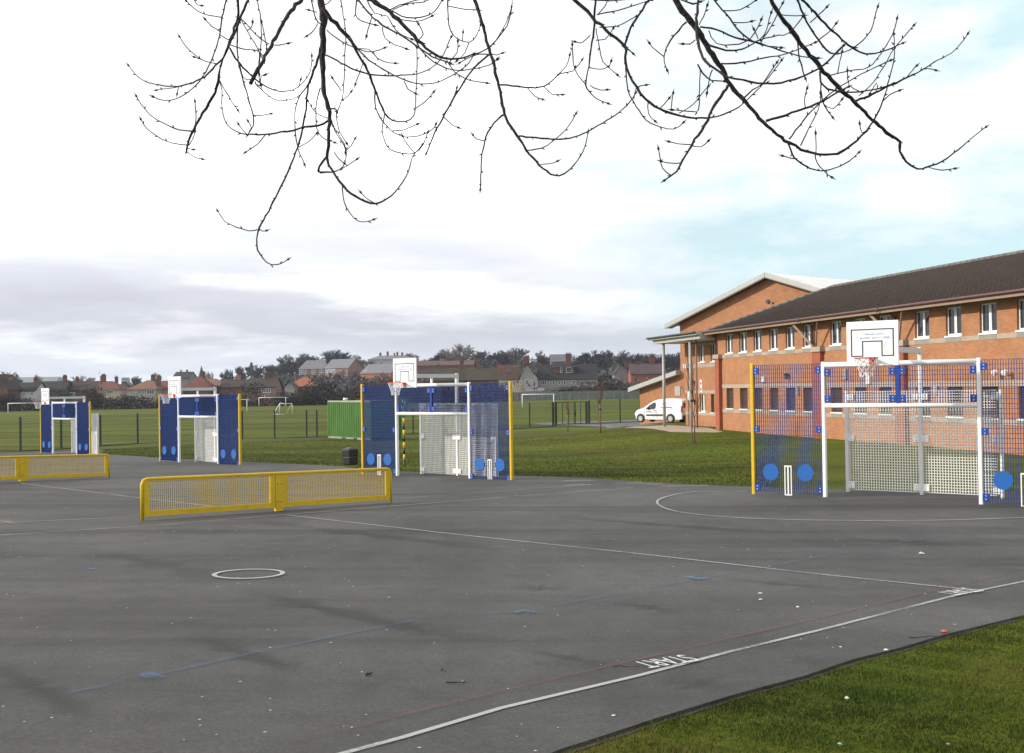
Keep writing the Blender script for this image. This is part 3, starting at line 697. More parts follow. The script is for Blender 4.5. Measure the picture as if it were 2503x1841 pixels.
def net_mb(r0=.225,r1=.12,h=.37,n=10,k=6):
    b=MB()
    def P(i,j): 
        t=j/k; r=r0+(r1-r0)*min(1,t*1.25); a=2*math.pi*(i+.5*(j%2))/n; return Vector((r*math.cos(a),r*math.sin(a),-h*t))
    for j in range(k):
        for i in range(n):
            p=P(i,j); 
            if j%2==0: q1,q2=P(i,j+1),P(i-1,j+1)
            else: q1,q2=P(i,j+1),P(i+1,j+1)
            b.tube([p,q1],.0075,3,0,False); b.tube([p,q2],.0075,3,0,False)
    return b
def backboard(parent,bx,by,zb_,w,h):
    b=MB(); b.box(-w/2,w/2,-.02,.02,0,h); o=b.build('backboard',WHITE,parent,loc=(bx,by,zb_)); bevel(o,.008,1)
    t=.022*1.0; yy0,yy1=-.026,-.0205
    x0,x1,z0,z1=-w/2+.09,w/2-.09,.19,h-.155
    i0,i1,iz=-.145,.21,z1-.24
    i0,i1=-.205,.205
    b=MB()
    b.box(x0,x1,yy0,yy1,z1-t,z1); b.box(x0,x0+t,yy0,yy1,z0,z1-t); b.box(x1-t,x1,yy0,yy1,z0,z1-t)
    b.box(x0+t,i0+t,yy0,yy1,z0,z0+t); b.box(i1-t,x1-t,yy0,yy1,z0,z0+t)
    b.box(i0,i0+t,yy0,yy1,z0+t,iz); b.box(i1-t,i1,yy0,yy1,z0+t,iz); b.box(i0+t,i1-t,yy0,yy1,iz-t,iz)
    b.build('board_marking',MARK,o)
    R=Matrix.Rotation(math.pi/2,4,'X')
    text_mesh('board_lettering','Childwall School',.062,TXT,o,Matrix.Translation((.02,-.0235,z1-.105))@R,.001)
    text_mesh('board_lettering','A Specialist Sports College',.062,TXT,o,Matrix.Translation((.02,-.0235,z1-.175))@R,.001,shear=0)
    b=MB(); pts=[(.30+.055*math.cos(a)-.0,-.024,iz-.13+.105*math.sin(a)) for a in np.linspace(math.radians(110),math.radians(260),10)]
    b.tube(pts,.003,3); b.build('emblem',EMB,o)
    # hoop
    hz=.155; hg=MB(); ring=[(.225*math.cos(a),-.40+.225*math.sin(a),hz) for a in np.linspace(0,2*math.pi,29)]
    hg.tube(ring,.012,6,0,False); hg.box(-.065,.065,-.045,-.021,hz-.13,hz+.01)
    hg.bar((-.05,-.045,hz),(-.10,-.20,hz),.014); hg.bar((.05,-.045,hz),(.10,-.20,hz),.014); hg.box(-.06,.06,-.18,-.045,hz-.006,hz+.004)
    hg.bar((-.03,-.04,hz-.11),(-.17,-.52,hz-.012),.008)
    hp=hg.build('hoop',ORANGE,o)
    nb=link('net',part('net',net_mb,NETM),hp,(0,-.40,hz-.01))
    return o
def goal_unit(k,x,y,a,arm,q,wickets,label,dz=0):
    root=empty('multi_sport_goal',(x,y,G(x,y)+.022+dz),-a,label,'sports goal','multi-sport goal units on the playground')
    tot=2*PWD+GWD; xs=[0,PWD,PWD+GWD,tot]
    def post_mb(): b=MB(); b.box(-.04,.04,-.05,.05,-.05,3.0); return b
    for i,xx in enumerate(xs):
        me=part('post|y' if i in (0,3) else 'post|w',post_mb,YELLOW if i in (0,3) else WHITE); o=link('post',me,root,(xx,0,0)); bevel(o,.018,2)
    me=part('crossbar|t',lambda:MB().tube([(PWD+.04,0,2.93),(PWD+GWD-.04,0,2.93)],.055,12),WHITE); link('crossbar',me,root)
    me=part('crossbar|g',lambda:MB().tube([(PWD+.04,-.01,GH+.03),(PWD+GWD-.04,-.01,GH+.03)],.05,12),WHITE); link('crossbar',me,root)
    me=part('side_mesh_panel|s',lambda:grating(.06,PWD-.06,.07,2.96,.0505,.10,.009,.024,.009,.014),NAVY)
    o=link('side_mesh_panel',me,root); o['kind']='stuff'
    o=link('side_mesh_panel',me,root,(PWD+GWD,0,0)); o['kind']='stuff'
    me=part('top_mesh_panel|t',lambda:grating(PWD+.06,PWD+GWD-.06,GH+.10,2.86,.0505,.10,.009,.024,.009,.014),NAVY); o=link('top_mesh_panel',me,root); o['kind']='stuff'
    me=part('centre_post|c',lambda:MB().box(-.035,.035,-.04,.04,GH+.08,2.88),BLUE); link('centre_post',me,root,(PWD+GWD/2,-.0,0))
    bm_=part('bracket|b',bracket_mb,[BLUE,STEEL])
    for z in (2.82,1.50,.16):
        for xx in (.10,PWD-.10,PWD+GWD+.10,tot-.10): link('bracket',bm_,root,(xx,-.02,z))
    for z in (2.76,2.18):
        for xx in (PWD+.10,PWD+GWD/2-.10,PWD+GWD/2+.10,PWD+GWD-.10): link('bracket',bm_,root,(xx,-.02,z))
    dm=part('target_disc|d',lambda:MB().disc((0,-.03,0),.19,(0,1,0),.02,28),BLUE2)
    for base in (0,PWD+GWD):
        link('target_disc',dm,root,(base+.43,0,.52)); link('target_disc',dm,root,(base+1.25,0,.53))
        if wickets: link('wicket',part('wicket|w',wicket_mb,WHITE),root,(base+.84,-.01,.0))
    # goal box behind
    for i,(xx,hh) in enumerate(((PWD-.05,2.34),(PWD+GWD/2,3.30),(PWD+GWD+.05,2.34))):
        me=part('rear_post|%d_%d'%(k,i),lambda:MB().box(-.035,.035,-.05,.05,-.05,hh),WHITE); link('rear_post',me,root,(xx,q,0))
    me=part('rear_mesh_panel|r',lambda:grating(PWD+.02,PWD+GWD/2-.06,.05,2.32,.060,.062,.014,.020,.014,.012),WMESH)
    o=link('rear_mesh_panel',me,root,(0,q,0)); o['kind']='stuff'; o=link('rear_mesh_panel',me,root,(GWD/2+.02,q,0)); o['kind']='stuff'
    wb=part('bracket|white',bracket_mb,[WHITE,STEEL])
    for z in (2.2,1.25,.16):
        for xx in (PWD+.05,PWD+GWD/2-.1,PWD+GWD/2+.1,PWD+GWD-.05): link('bracket',wb,root,(xx,q-.03,z))
    b=MB(); b.box(PWD-.04,PWD+.02,.06,q-.06,.04,.09) if False else b.box(PWD-.03,PWD+.03,.06,q-.06,2.28,2.34); b.build('side_rail',WHITE,root) if False else None
    # arm carrying the backboard forward over the bar
    c=PWD+GWD/2
    b=MB(); b.box(c-.04,c+.04,-arm+.02,q+.05,3.16,3.28); b.build('support_arm',mat('grey_white_steel',(.58,.58,.60),.4,.04,2),root)
    b=MB(); b.box(c-.03,c+.03,-.03,.03,2.985,3.16); b.build('arm_strut',WHITE,root)
    b=MB(); b.box(c-.30,c+.30,-arm+.02,-arm+.06,3.10,3.16); b.build('board_frame',WHITE,root)
    backboard(root,c,-arm,2.86,1.04,.90)
    return root
goal_unit(4,5.537,25.274,.634,1.62,1.6,True,'nearest blue mesh goal unit with target discs and hoop in front of the school',.0)
goal_unit(3,-5.008,36.621,.7248,1.13,1.13,True,'middle blue mesh goal unit with cricket wickets beside the green container')
goal_unit(2,-15.849,49.311,.7742,1.07,.84,False,'second farthest blue goal unit with pale rear mesh, standing left of the black bin')
goal_unit(1,-27.45,63.844,.789,1.06,1.13,False,'farthest and smallest blue goal unit at the left edge of the court')

# ---------------------------------------------------------------- low yellow barriers
YMESH=mat('yellow_mesh',(.58,.40,.03),.5,.06,3)
def barrier(pa,pb,label,n=2):
    a,b_=[p if isinstance(p,Vector) else gp(*p) for p in (pa,pb)]; d=b_-a; L_=math.hypot(d.x,d.y); ang=math.atan2(d.y,d.x); H=.76
    root=empty('low_barrier',(a.x,a.y,a.z+.0),ang,label,'barrier','low yellow mesh barriers dividing the playground')
    dz=d.z
    def Z(x): return dz*x/L_
    b=MB(); r=.032; pts=[(0,0,-.02),(0,0,H-.10),(.03,0,H-.03),(.10,0,H+Z(.1))]+[(L_-.10,0,H+Z(L_)),(L_-.03,0,H-.03+Z(L_)),(L_,0,H-.10+Z(L_)),(L_,0,-.02+Z(L_))]
    b.tube(pts,r,10); b.build('rail',YELLOW,root)
    def shear(m_): m_.v=[(x,y,z+Z(x)) for x,y,z in m_.v]; return m_
    ps=L_/n
    for i in range(n):
        x0=i*ps+(.03 if i==0 else .09); x1=(i+1)*ps-(.03 if i==n-1 else .09); zt=H-.012;zb_=.09; fw=.11
        b=MB()
        zc=0
        b.box(x0,x1,-.02,.02,zb_+zc,zb_+.10+zc); b.box(x0,x0+fw,-.02,.02,zb_+.10+zc,zt+zc); b.box(x1-fw,x1,-.02,.02,zb_+.10+zc,zt+zc); b.box(x0+fw,x1-fw,-.02,.02,zt-.03+zc,zt+zc)
        shear(b).build('panel_frame',YELLOW,root)
        g=grating(x0+fw,x1-fw,zb_+.10+zc,zt-.03+zc,.04,.05,.006,.006,.005,.005); shear(g).build('wire_mesh',YMESH,root,kind='stuff')
    for i in range(1,n):
        x=i*ps; b=MB(); b.box(x-.085,x+.085,-.035,.035,.02+Z(x),H-.03+Z(x)); 
        for zz_ in (.2,.55):
            for xx in (-.04,.04): b.tube([(x+xx,-.036,zz_+Z(x)),(x+xx,-.045,zz_+Z(x))],.012,6,1)
        b.build('centre_plate',[YELLOW,DARK],root)
        b=MB(); b.tube([(x,0,-.02+Z(x)),(x,0,.02+Z(x))],.03,8); b.build('foot',YELLOW,root)
    return root
barrier((347.7,1276),(955,1231),'nearer low yellow mesh barrier with rounded corners, standing on the white line')
a_=gp(266.3,1169.5); b_=gp(54,1178.6); v=(b_-a_); v.z=0; q=a_+v*2.0; q.z=G(q.x,q.y)
barrier(q,a_,'farther low yellow mesh barrier cut off by the left edge of the photo')

# ---------------------------------------------------------------- overhanging tree
BARK=mat('bark',(.012,.009,.010),.9,.4,14,col2=(.034,.025,.025),bump=.6,bscale=60)
BARK2=mat('bark_mossy',(.045,.04,.028),.95,.4,5,col2=(.07,.062,.045),bump=.9,bscale=20)
# each entry: frame (A or B tracing sheet), distance, list of (x, y, width)
BR=[
('A',5.0,[(1085,0,34),(1100,100,40),(1098,250,28),(1098,400,26),(1110,520,24),(1135,620,22),(1132,700,18),(1128,800,16),(1118,870,14),(1150,940,12),(1210,1020,12),(1280,1080,12),(1360,1118,12),(1410,1115,10),(1480,1070,8),(1530,1010,7),(1565,950,6),(1585,880,5),(1603,845,4),(1640,800,3)]),
('A',5.0,[(1118,865,12),(1072,940,12),(1145,945,8),(1190,930,6),(1220,890,5),(1226,820,5),(1200,760,4),(1160,700,4)]),
('A',5.0,[(1190,935,4),(1240,905,4),(1280,878,3)]),
('A',5.0,[(1208,1020,7),(1210,1080,6),(1230,1140,6),(1270,1200,5),(1320,1220,5),(1370,1208,4)]),
('A',5.0,[(1380,1115,4),(1340,1090,4),(1312,1062,3)]),
('A',5.0,[(1130,655,12),(1100,682,12),(1000,700,11),(900,722,10),(780,738,9),(680,738,7),(620,722,5),(570,680,4),(545,600,4),(545,500,3),(530,440,3)]),
('A',5.0,[(785,740,6),(740,790,5),(680,832,4)]),
('A',5.0,[(1128,650,4),(1060,620,4),(1020,560,3)]),
('A',4.9,[(1132,640,9),(1140,600,9),(1160,598,9),(1178,612,8),(1172,640,4),(1190,720,3),(1225,780,3)]),
('A',5.1,[(1090,250,14),(1060,360,13),(1020,470,12),(1005,600,11),(985,720,10),(950,840,10),(900,960,10),(850,1060,10),(800,1160,10),(748,1252,10),(735,1310,8),(742,1370,8),(770,1420,7),(815,1452,6),(865,1448,5),(902,1428,4)]),
('A',5.1,[(740,1262,7),(690,1268,6),(620,1245,6),(560,1215,5),(525,1165,4)]),
('A',5.1,[(745,1255,4),(765,1268,4),(782,1268,3)]),
('A',5.1,[(1018,465,8),(970,530,7),(948,600,6),(945,700,6),(960,800,6),(975,850,5),(995,895,4)]),
('A',5.1,[(965,808,4),(1020,780,4),(1060,738,4)]),
('A',4.8,[(1100,40,14),(1150,110,24),(1240,200,20),(1290,290,14),(1330,360,13),(1370,450,12),(1400,530,11),(1440,620,10),(1480,660,8),(1550,668,6),(1600,630,5),(1610,520,4),(1615,400,3),(1615,270,3)]),
('A',4.8,[(1385,500,8),(1390,590,7),(1430,670,7),(1490,730,6),(1560,752,6),(1650,738,5),(1700,710,4),(1715,690,3)]),
('A',4.8,[(1440,625,6),(1425,720,5),(1450,800,5),(1500,835,5),(1600,845,4),(1650,790,3),(1672,735,3)]),
('A',4.8,[(1480,718,4),(1540,715,3),(1610,685,3)]),
('A',4.8,[(1600,600,3),(1660,560,3),(1702,512,3)]),
('A',4.8,[(1600,840,3),(1560,790,3),(1540,755,3)]),
('A',4.9,[(1112,300,9),(1200,345,9),(1300,395,9),(1400,412,8),(1500,415,7),(1620,405,6),(1700,370,5),(1750,320,4),(1800,210,3)]),
('A',4.8,[(1240,200,8),(1300,280,8),(1380,350,8),(1480,410,7),(1600,455,6),(1700,458,5),(1780,430,4),(1850,390,4),(1900,345,3),(1922,310,3)]),
('A',4.8,[(1545,445,4),(1565,490,4),(1600,510,3)]),
('A',4.6,[(1370,0,26),(1440,50,24),(1510,110,22),(1600,200,20),(1660,260,14),(1740,315,12),(1830,325,9),(1920,300,8),(2000,270,7),(2060,210,6),(2110,140,5),(2135,50,4),(2138,-40,4)]),
('A',4.6,[(1605,215,8),(1660,300,7),(1740,360,6),(1830,388,6),(1920,378,5),(2010,360,4),(2050,330,3)]),
('A',4.6,[(1780,330,5),(1820,395,5),(1900,440,4),(1990,455,3)]),
('A',4.6,[(1790,345,3),(1835,290,3),(1840,235,3)]),
('A',4.6,[(1620,225,4),(1650,190,3),(1628,140,3)]),
('A',4.5,[(1290,0,10),(1360,80,10),(1430,140,10),(1520,190,10),(1610,250,10),(1700,310,8),(1790,345,7)]),
('A',4.5,[(1370,90,6),(1355,130,4),(1340,190,3)]),
('A',4.5,[(1425,150,6),(1440,210,4),(1490,245,3),(1548,265,3)]),
('A',4.5,[(1285,0,8),(1280,80,7),(1310,115,5),(1378,135,3)]),
('A',4.5,[(1340,0,7),(1380,70,6),(1450,90,5),(1480,140,4),(1520,185,3),(1578,212,3)]),
('B',5.2,[(20,0,15),(45,80,14),(80,210,13),(120,360,12),(140,460,11),(160,520,11),(205,590,10),(250,650,9),(290,695,9),(340,735,8),(375,742,7),(420,715,6),(465,660,5),(490,600,5),(495,565,4)]),
('B',5.2,[(120,358,8),(200,366,7),(290,370,6),(340,345,5),(380,310,5),(430,300,4),(468,258,3)]),
('B',5.2,[(240,372,4),(270,405,3),(298,418,3)]),('B',5.2,[(310,366,4),(345,398,3),(382,400,3)]),('B',5.2,[(370,315,3),(405,280,3),(418,238,3)]),
('B',5.2,[(205,575,8),(300,585,7),(380,590,7),(460,572,6),(540,530,6),(610,488,5),(670,435,5),(705,380,4)]),
('B',5.2,[(240,636,5),(300,625,5),(350,595,4),(400,550,4),(430,510,3),(443,485,3)]),
('B',5.2,[(290,695,4),(330,693,3),(362,683,3)]),
('B',5.2,[(75,228,6),(10,235,5),(-40,262,4)]),('B',5.2,[(85,200,5),(120,150,4),(150,100,4),(172,35,3)]),
('B',5.2,[(85,225,4),(110,232,3),(130,226,3)]),('B',5.2,[(95,262,4),(110,255,3)]),
('B',5.2,[(145,480,8),(100,520,7),(65,580,6),(50,650,6),(45,720,5),(42,795,5)]),('B',5.2,[(60,595,3),(30,588,3),(14,575,3)]),
('A',5.2,[(2010,300,10),(1930,370,10),(1860,470,9),(1800,570,9),(1740,680,9),(1700,760,8),(1670,835,7)]),
('A',5.2,[(1760,640,4),(1800,680,3),(1835,698,3)]),('A',5.2,[(1770,620,4),(1815,540,3),(1832,490,3)]),
('B',4.7,[(440,0,14),(510,65,14),(530,90,14),(590,145,12),(650,195,12),(655,260,12),(670,320,11),(700,370,11),(740,420,11),(800,460,10),(870,485,9),(950,498,8),(1020,495,7),(1090,475,6),(1150,440,5),(1190,400,5),(1240,350,4),(1280,300,3),(1310,260,3)]),
('B',4.7,[(640,190,8),(660,205,7),(682,222,5)]),
('B',4.7,[(750,0,8),(710,65,9),(675,120,9),(655,180,9)]),
('B',4.7,[(655,260,6),(665,380,6),(690,430,6),(740,505,5),(800,535,4),(860,545,4),(895,522,3)]),
('B',4.7,[(750,430,5),(752,480,4),(775,508,3)]),
('B',4.7,[(530,-10,10),(522,100,9),(512,200,8),(500,280,7),(488,360,7),(500,385,5),(530,415,4),(575,435,3)]),
('B',4.7,[(488,360,4),(440,290,3),(430,195,3)]),('B',4.7,[(500,285,4),(540,292,4),(580,285,3),(592,265,3)]),
('B',4.7,[(530,120,4),(545,200,4),(560,260,4),(615,312,3)]),('B',4.7,[(505,360,4),(540,380,3),(570,380,3)]),
('B',4.7,[(530,170,3),(570,165,3),(600,125,3)]),('B',4.7,[(505,150,3),(470,180,3),(448,178,3)]),
('B',4.7,[(690,420,4),(700,370,3),(735,360,3)]),
('B',4.7,[(800,460,4),(835,420,3)]),('B',4.7,[(845,468,4),(855,400,3)]),('B',4.7,[(880,480,4),(940,440,4),(1000,370,3)]),
('B',4.4,[(870,0,26),(910,70,28),(960,130,28),(1010,210,24),(1060,290,22),(1100,360,20),(1160,430,18),(1220,500,16),(1290,565,14),(1350,605,13),(1420,640,12),(1500,655,11),(1570,640,10),(1630,595,8),(1690,530,7),(1740,430,6),(1770,330,5),(1790,240,4),(1788,150,3)]),
('B',4.4,[(1088,362,12),(1030,450,12),(990,530,11),(935,610,10),(895,680,9),(870,725,8),(825,758,6)]),
('B',4.4,[(930,610,5),(880,608,4),(845,600,3)]),('B',4.4,[(935,615,4),(972,622,4),(1000,600,3)]),
('B',4.4,[(885,688,5),(850,690,4),(812,683,3)]),('B',4.4,[(850,742,5),(810,710,4),(795,635,3)]),
('B',4.4,[(1250,512,11),(1330,485,10),(1410,460,9),(1480,430,9),(1540,395,8),(1590,370,7)]),
('B',4.4,[(1345,590,7),(1390,530,6),(1440,470,6),(1480,430,5),(1540,380,5),(1620,330,4),(1700,290,4),(1768,258,3)]),
('B',4.4,[(1395,615,6),(1430,540,5),(1470,460,4),(1478,400,4)]),('B',4.4,[(1415,455,4),(1410,420,3),(1420,380,3)]),
('B',4.4,[(1340,605,8),(1370,665,7),(1420,705,7),(1480,722,6),(1540,710,5),(1600,680,5),(1636,648,3)]),
('B',4.4,[(1455,650,6),(1465,690,5),(1490,720,4),(1520,745,4)]),('B',4.4,[(1380,670,4),(1350,668,3),(1325,660,3)]),('B',4.4,[(1460,645,4),(1458,570,3)]),
('B',4.4,[(1690,540,4),(1655,560,3),(1645,530,3)]),('B',4.4,[(1740,430,4),(1770,400,3),(1805,385,3)]),
('B',4.3,[(970,115,9),(1040,125,8),(1120,160,8),(1200,178,7),(1300,210,6),(1400,240,4),(1460,245,3)]),
('B',4.3,[(1010,190,9),(1080,212,9),(1150,210,7),(1220,170,5),(1300,150,4),(1345,140,4),(1400,75,3)]),
('B',4.3,[(1060,268,8),(1150,265,7),(1240,245,6),(1330,228,5),(1450,182,3)]),
('B',4.3,[(1005,130,3),(1040,185,4),(1110,190,4),(1180,165,3),(1225,90,3)]),
('B',4.2,[(962,-10,10),(955,100,12),(962,180,12),(980,245,11),(1030,290,11),(1090,325,10),(1180,345,10),(1280,352,9),(1370,335,9),(1440,305,8),(1500,270,8),(1570,198,9)]),
('B',4.2,[(960,270,8),(980,310,7),(1020,340,6),(1065,343,5)]),('B',4.2,[(1020,295,6),(1008,330,5),(1000,385,5)]),
('B',4.2,[(970,300,3),(967,400,3),(962,465,3),(940,472,4),(860,465,4)]),
('B',4.2,[(965,105,4),(985,70,4),(998,30,3)]),('B',4.2,[(950,170,5),(925,185,5),(905,186,4)]),
('B',4.4,[(910,92,8),(860,150,7),(825,210,6),(818,260,5),(828,290,4)]),('B',4.4,[(820,240,3),(785,215,3),(760,188,3)]),
('B',4.4,[(1150,420,7),(1190,380,6),(1230,355,5),(1290,270,4)]),
('B',4.6,[(1265,-5,14),(1310,70,16),(1360,130,18),(1390,180,18),(1450,250,18),(1510,320,16),(1570,385,16),(1620,430,14),(1680,490,13),(1740,545,14),(1810,600,12),(1815,640,10),(1840,680,9),(1890,712,8),(1950,700,7),(2010,670,6),(2075,620,5),(2120,580,4),(2172,540,3)]),
('B',4.6,[(1930,705,4),(1990,720,4),(2040,713,3)]),('B',4.6,[(1380,180,7),(1390,250,6),(1412,325,6)]),
('B',4.6,[(1475,300,8),(1480,345,8),(1510,375,8),(1560,388,8),(1620,390,7),(1700,380,6),(1780,355,6)]),
('B',4.6,[(1620,428,11),(1680,405,10),(1740,375,9),(1830,335,8),(1900,300,6),(1955,265,5),(2030,225,4),(2065,190,4),(2097,148,3)]),
('B',4.6,[(1900,298,4),(1930,290,3),(1958,295,3)]),('B',4.6,[(1840,330,4),(1865,300,4),(1880,282,3)]),
('B',4.6,[(1478,310,6),(1482,400,6),(1495,450,6),(1525,490,4)]),('B',4.6,[(1490,440,4),(1530,460,4),(1565,425,3)]),
('B',4.6,[(1510,320,6),(1600,300,5),(1680,285,4),(1730,230,4),(1780,150,3),(1800,85,3)]),
('B',4.6,[(1550,310,4),(1560,260,3),(1568,225,3)]),('B',4.6,[(1640,385,4),(1600,360,3),(1592,305,3)]),
('B',4.6,[(1720,380,4),(1715,350,3),(1690,390,3)]),('B',4.6,[(1640,405,4),(1700,350,4),(1740,290,3),(1790,205,3),(1868,112,3)]),
('B',4.5,[(1380,0,8),(1420,90,8),(1470,170,8),(1520,225,7),(1580,220,5),(1640,185,5),(1690,130,4),(1718,35,3)]),
('B',4.5,[(1400,0,9),(1470,70,9),(1540,140,8),(1610,200,8),(1670,228,7),(1750,215,6),(1820,185,4)]),
('B',4.5,[(1435,95,5),(1475,60,5),(1500,35,4)]),('B',4.5,[(1470,168,4),(1510,140,4),(1540,105,3)]),
('B',4.5,[(1315,62,5),(1350,68,4),(1400,66,3)]),
('B',4.4,[(1030,0,7),(1080,60,7),(1130,125,7),(1200,180,6),(1260,195,5),(1305,200,3)]),
('B',4.4,[(1070,45,5),(1140,40,4),(1200,5,3)]),('B',4.4,[(1110,95,4),(1150,96,3),(1180,92,3)]),
('B',4.4,[(1200,178,4),(1240,150,4),(1268,60,3)]),('B',4.4,[(1225,180,4),(1270,110,3),(1315,20,3)]),('B',4.4,[(1215,165,4),(1200,130,3)]),
('B',4.7,[(535,62,6),(620,45,5),(700,20,4),(760,2,4)]),('B',4.7,[(545,115,5),(620,110,4),(695,72,3)]),('B',4.7,[(540,60,4),(570,25,4),(580,0,4)]),('B',4.7,[(545,0,6),(610,4,5),(660,-3,5)]),
('B',4.4,[(905,5,6),(940,18,7),(965,10,6)]),
('A',5.3,[(632,0,16),(628,100,14),(605,180,14),(580,250,14),(555,310,10),(510,360,10),(450,420,8),(380,455,8),(300,475,7),(220,470,6),(130,450,5),(70,410,4),(35,365,3)]),
('A',5.3,[(300,478,4),(250,485,4),(192,494,3)]),('A',5.3,[(310,475,4),(300,508,3)]),
('A',5.0,[(690,0,12),(650,90,12),(600,220,10),(560,300,10),(535,380,9),(525,450,14),(490,540,14),(440,620,13),(390,710,13),(365,770,12),(350,828,11)]),
('A',5.0,[(385,720,8),(310,712,7),(230,680,6),(150,630,5),(100,570,4),(78,535,3)]),
('A',5.0,[(350,795,6),(270,785,5),(190,750,4),(130,705,3),(103,662,3)]),('A',5.0,[(350,830,5),(390,860,4),(428,872,3)]),
('A',5.0,[(395,710,4),(402,650,3),(397,565,3)]),('A',5.0,[(360,800,6),(380,775,5),(395,730,4)]),('A',5.0,[(355,815,5),(380,820,3)]),
('A',4.7,[(570,0,8),(545,95,8),(530,200,7),(490,320,7),(440,420,6),(380,490,6),(300,540,5),(230,552,5),(175,535,3)]),
('A',4.7,[(543,95,5),(450,80,5),(390,45,4),(355,12,3)]),('A',4.7,[(395,0,4),(405,22,4),(425,30,3)]),
('A',5.3,[(515,350,6),(450,335,5),(400,305,4),(350,260,4),(315,208,3)]),('A',5.3,[(440,330,4),(400,316,3)]),
('A',4.7,[(532,175,5),(490,145,5),(458,112,4)]),('A',5.0,[(530,190,5),(570,215,4),(590,215,4)]),
('A',5.2,[(585,260,10),(640,350,10),(700,410,9),(760,460,8),(830,495,7),(900,502,6),(960,480,5),(1010,430,4),(1035,370,4),(1038,315,3)]),
('A',5.2,[(735,470,6),(800,525,5),(860,555,5),(930,545,5),(975,520,4),(1010,480,4)]),('A',5.2,[(965,480,4),(975,445,3)]),
('A',5.2,[(632,110,9),(630,250,8),(640,360,8),(670,470,8),(695,560,8),(715,630,7),(718,690,6),(690,735,5)]),
('A',5.2,[(718,635,4),(760,636,4),(805,626,3)]),('A',5.2,[(680,735,4),(655,710,3),(640,688,3)]),('A',5.2,[(692,730,4),(705,700,3),(692,672,3)]),
('A',5.2,[(640,350,6),(665,430,5),(700,437,4)]),
('A',4.6,[(990,-5,20),(920,60,20),(870,150,18),(815,250,18),(770,330,18),(735,410,20),(700,462,20)]),
('A',4.6,[(805,243,5),(730,190,5),(680,130,4),(645,105,4)]),('A',4.6,[(820,245,4),(860,248,4),(900,240,3)]),('A',4.6,[(725,450,8),(742,470,7),(755,465,6),(760,420,4),(775,412,3)]),
('A',4.8,[(585,245,6),(650,268,6),(740,278,6),(770,310,5)]),('A',4.8,[(752,290,4),(745,400,4),(757,460,3)]),
('A',4.8,[(735,-5,6),(755,80,5),(762,200,4),(755,300,4),(750,400,3)]),('A',4.8,[(755,90,4),(775,180,4),(790,262,3)]),
('A',4.8,[(650,100,5),(670,150,4),(740,265,4),(770,330,3)]),('A',4.8,[(685,170,4),(705,150,3),(712,130,3)]),
('A',5.0,[(530,440,5),(570,510,5),(600,560,4),(627,598,3)]),
('A',5.0,[(1198,-5,6),(1210,80,6),(1225,180,5),(1220,300,4),(1215,430,4),(1205,540,4),(1180,610,3)]),
('A',5.0,[(1200,500,3),(1175,465,3),(1155,435,3)]),('A',5.0,[(1205,555,3),(1235,530,3),(1250,510,3)]),
('A',4.9,[(1035,0,6),(1060,100,7),(1085,130,6)]),('A',4.9,[(1072,130,5),(1050,165,5),(1018,193,3)]),('A',4.9,[(1105,30,5),(1130,15,4),(1150,-5,4)]),('A',4.9,[(1068,68,4),(1030,58,3)]),
('A',5.0,[(1085,480,7),(1065,560,6),(1060,660,6),(1075,730,5),(1110,765,4),(1155,780,3)]),
('A',4.6,[(1480,60,7),(1560,98,8),(1640,95,7),(1710,65,6),(1750,8,5)]),('A',4.6,[(1460,55,8),(1520,30,7),(1580,10,6),(1650,-5,5)]),
('A',4.6,[(1470,65,6),(1550,25,6),(1650,12,5),(1680,0,5),(1780,-3,5)]),
('A',4.6,[(1500,100,5),(1580,118,5),(1640,112,4),(1690,92,3)]),
('A',5.2,[(1785,-5,8),(1788,100,7),(1800,170,6),(1840,215,5),(1900,232,5),(1940,200,4),(1962,145,4)]),('A',5.2,[(1865,222,4),(1868,185,3)]),
('A',5.2,[(1790,35,6),(1860,50,5),(1945,55,4)]),('A',5.2,[(1900,235,4),(1880,290,3),(1840,330,3)]),
('A',4.9,[(1118,165,6),(1180,215,6),(1290,270,5),(1370,285,4),(1430,266,3)]),('A',4.9,[(1290,268,5),(1350,272,4),(1400,320,4),(1440,340,3),(1488,347,3)]),
('A',4.9,[(1320,345,4),(1300,400,3),(1280,455,3)]),
('A',5.0,[(1145,660,3),(1175,740,3),(1215,800,3),(1222,830,3)]),('A',5.0,[(1225,830,3),(1255,800,3),(1272,768,3)]),('A',5.0,[(1160,835,3),(1185,870,3),(1210,892,3)]),
]
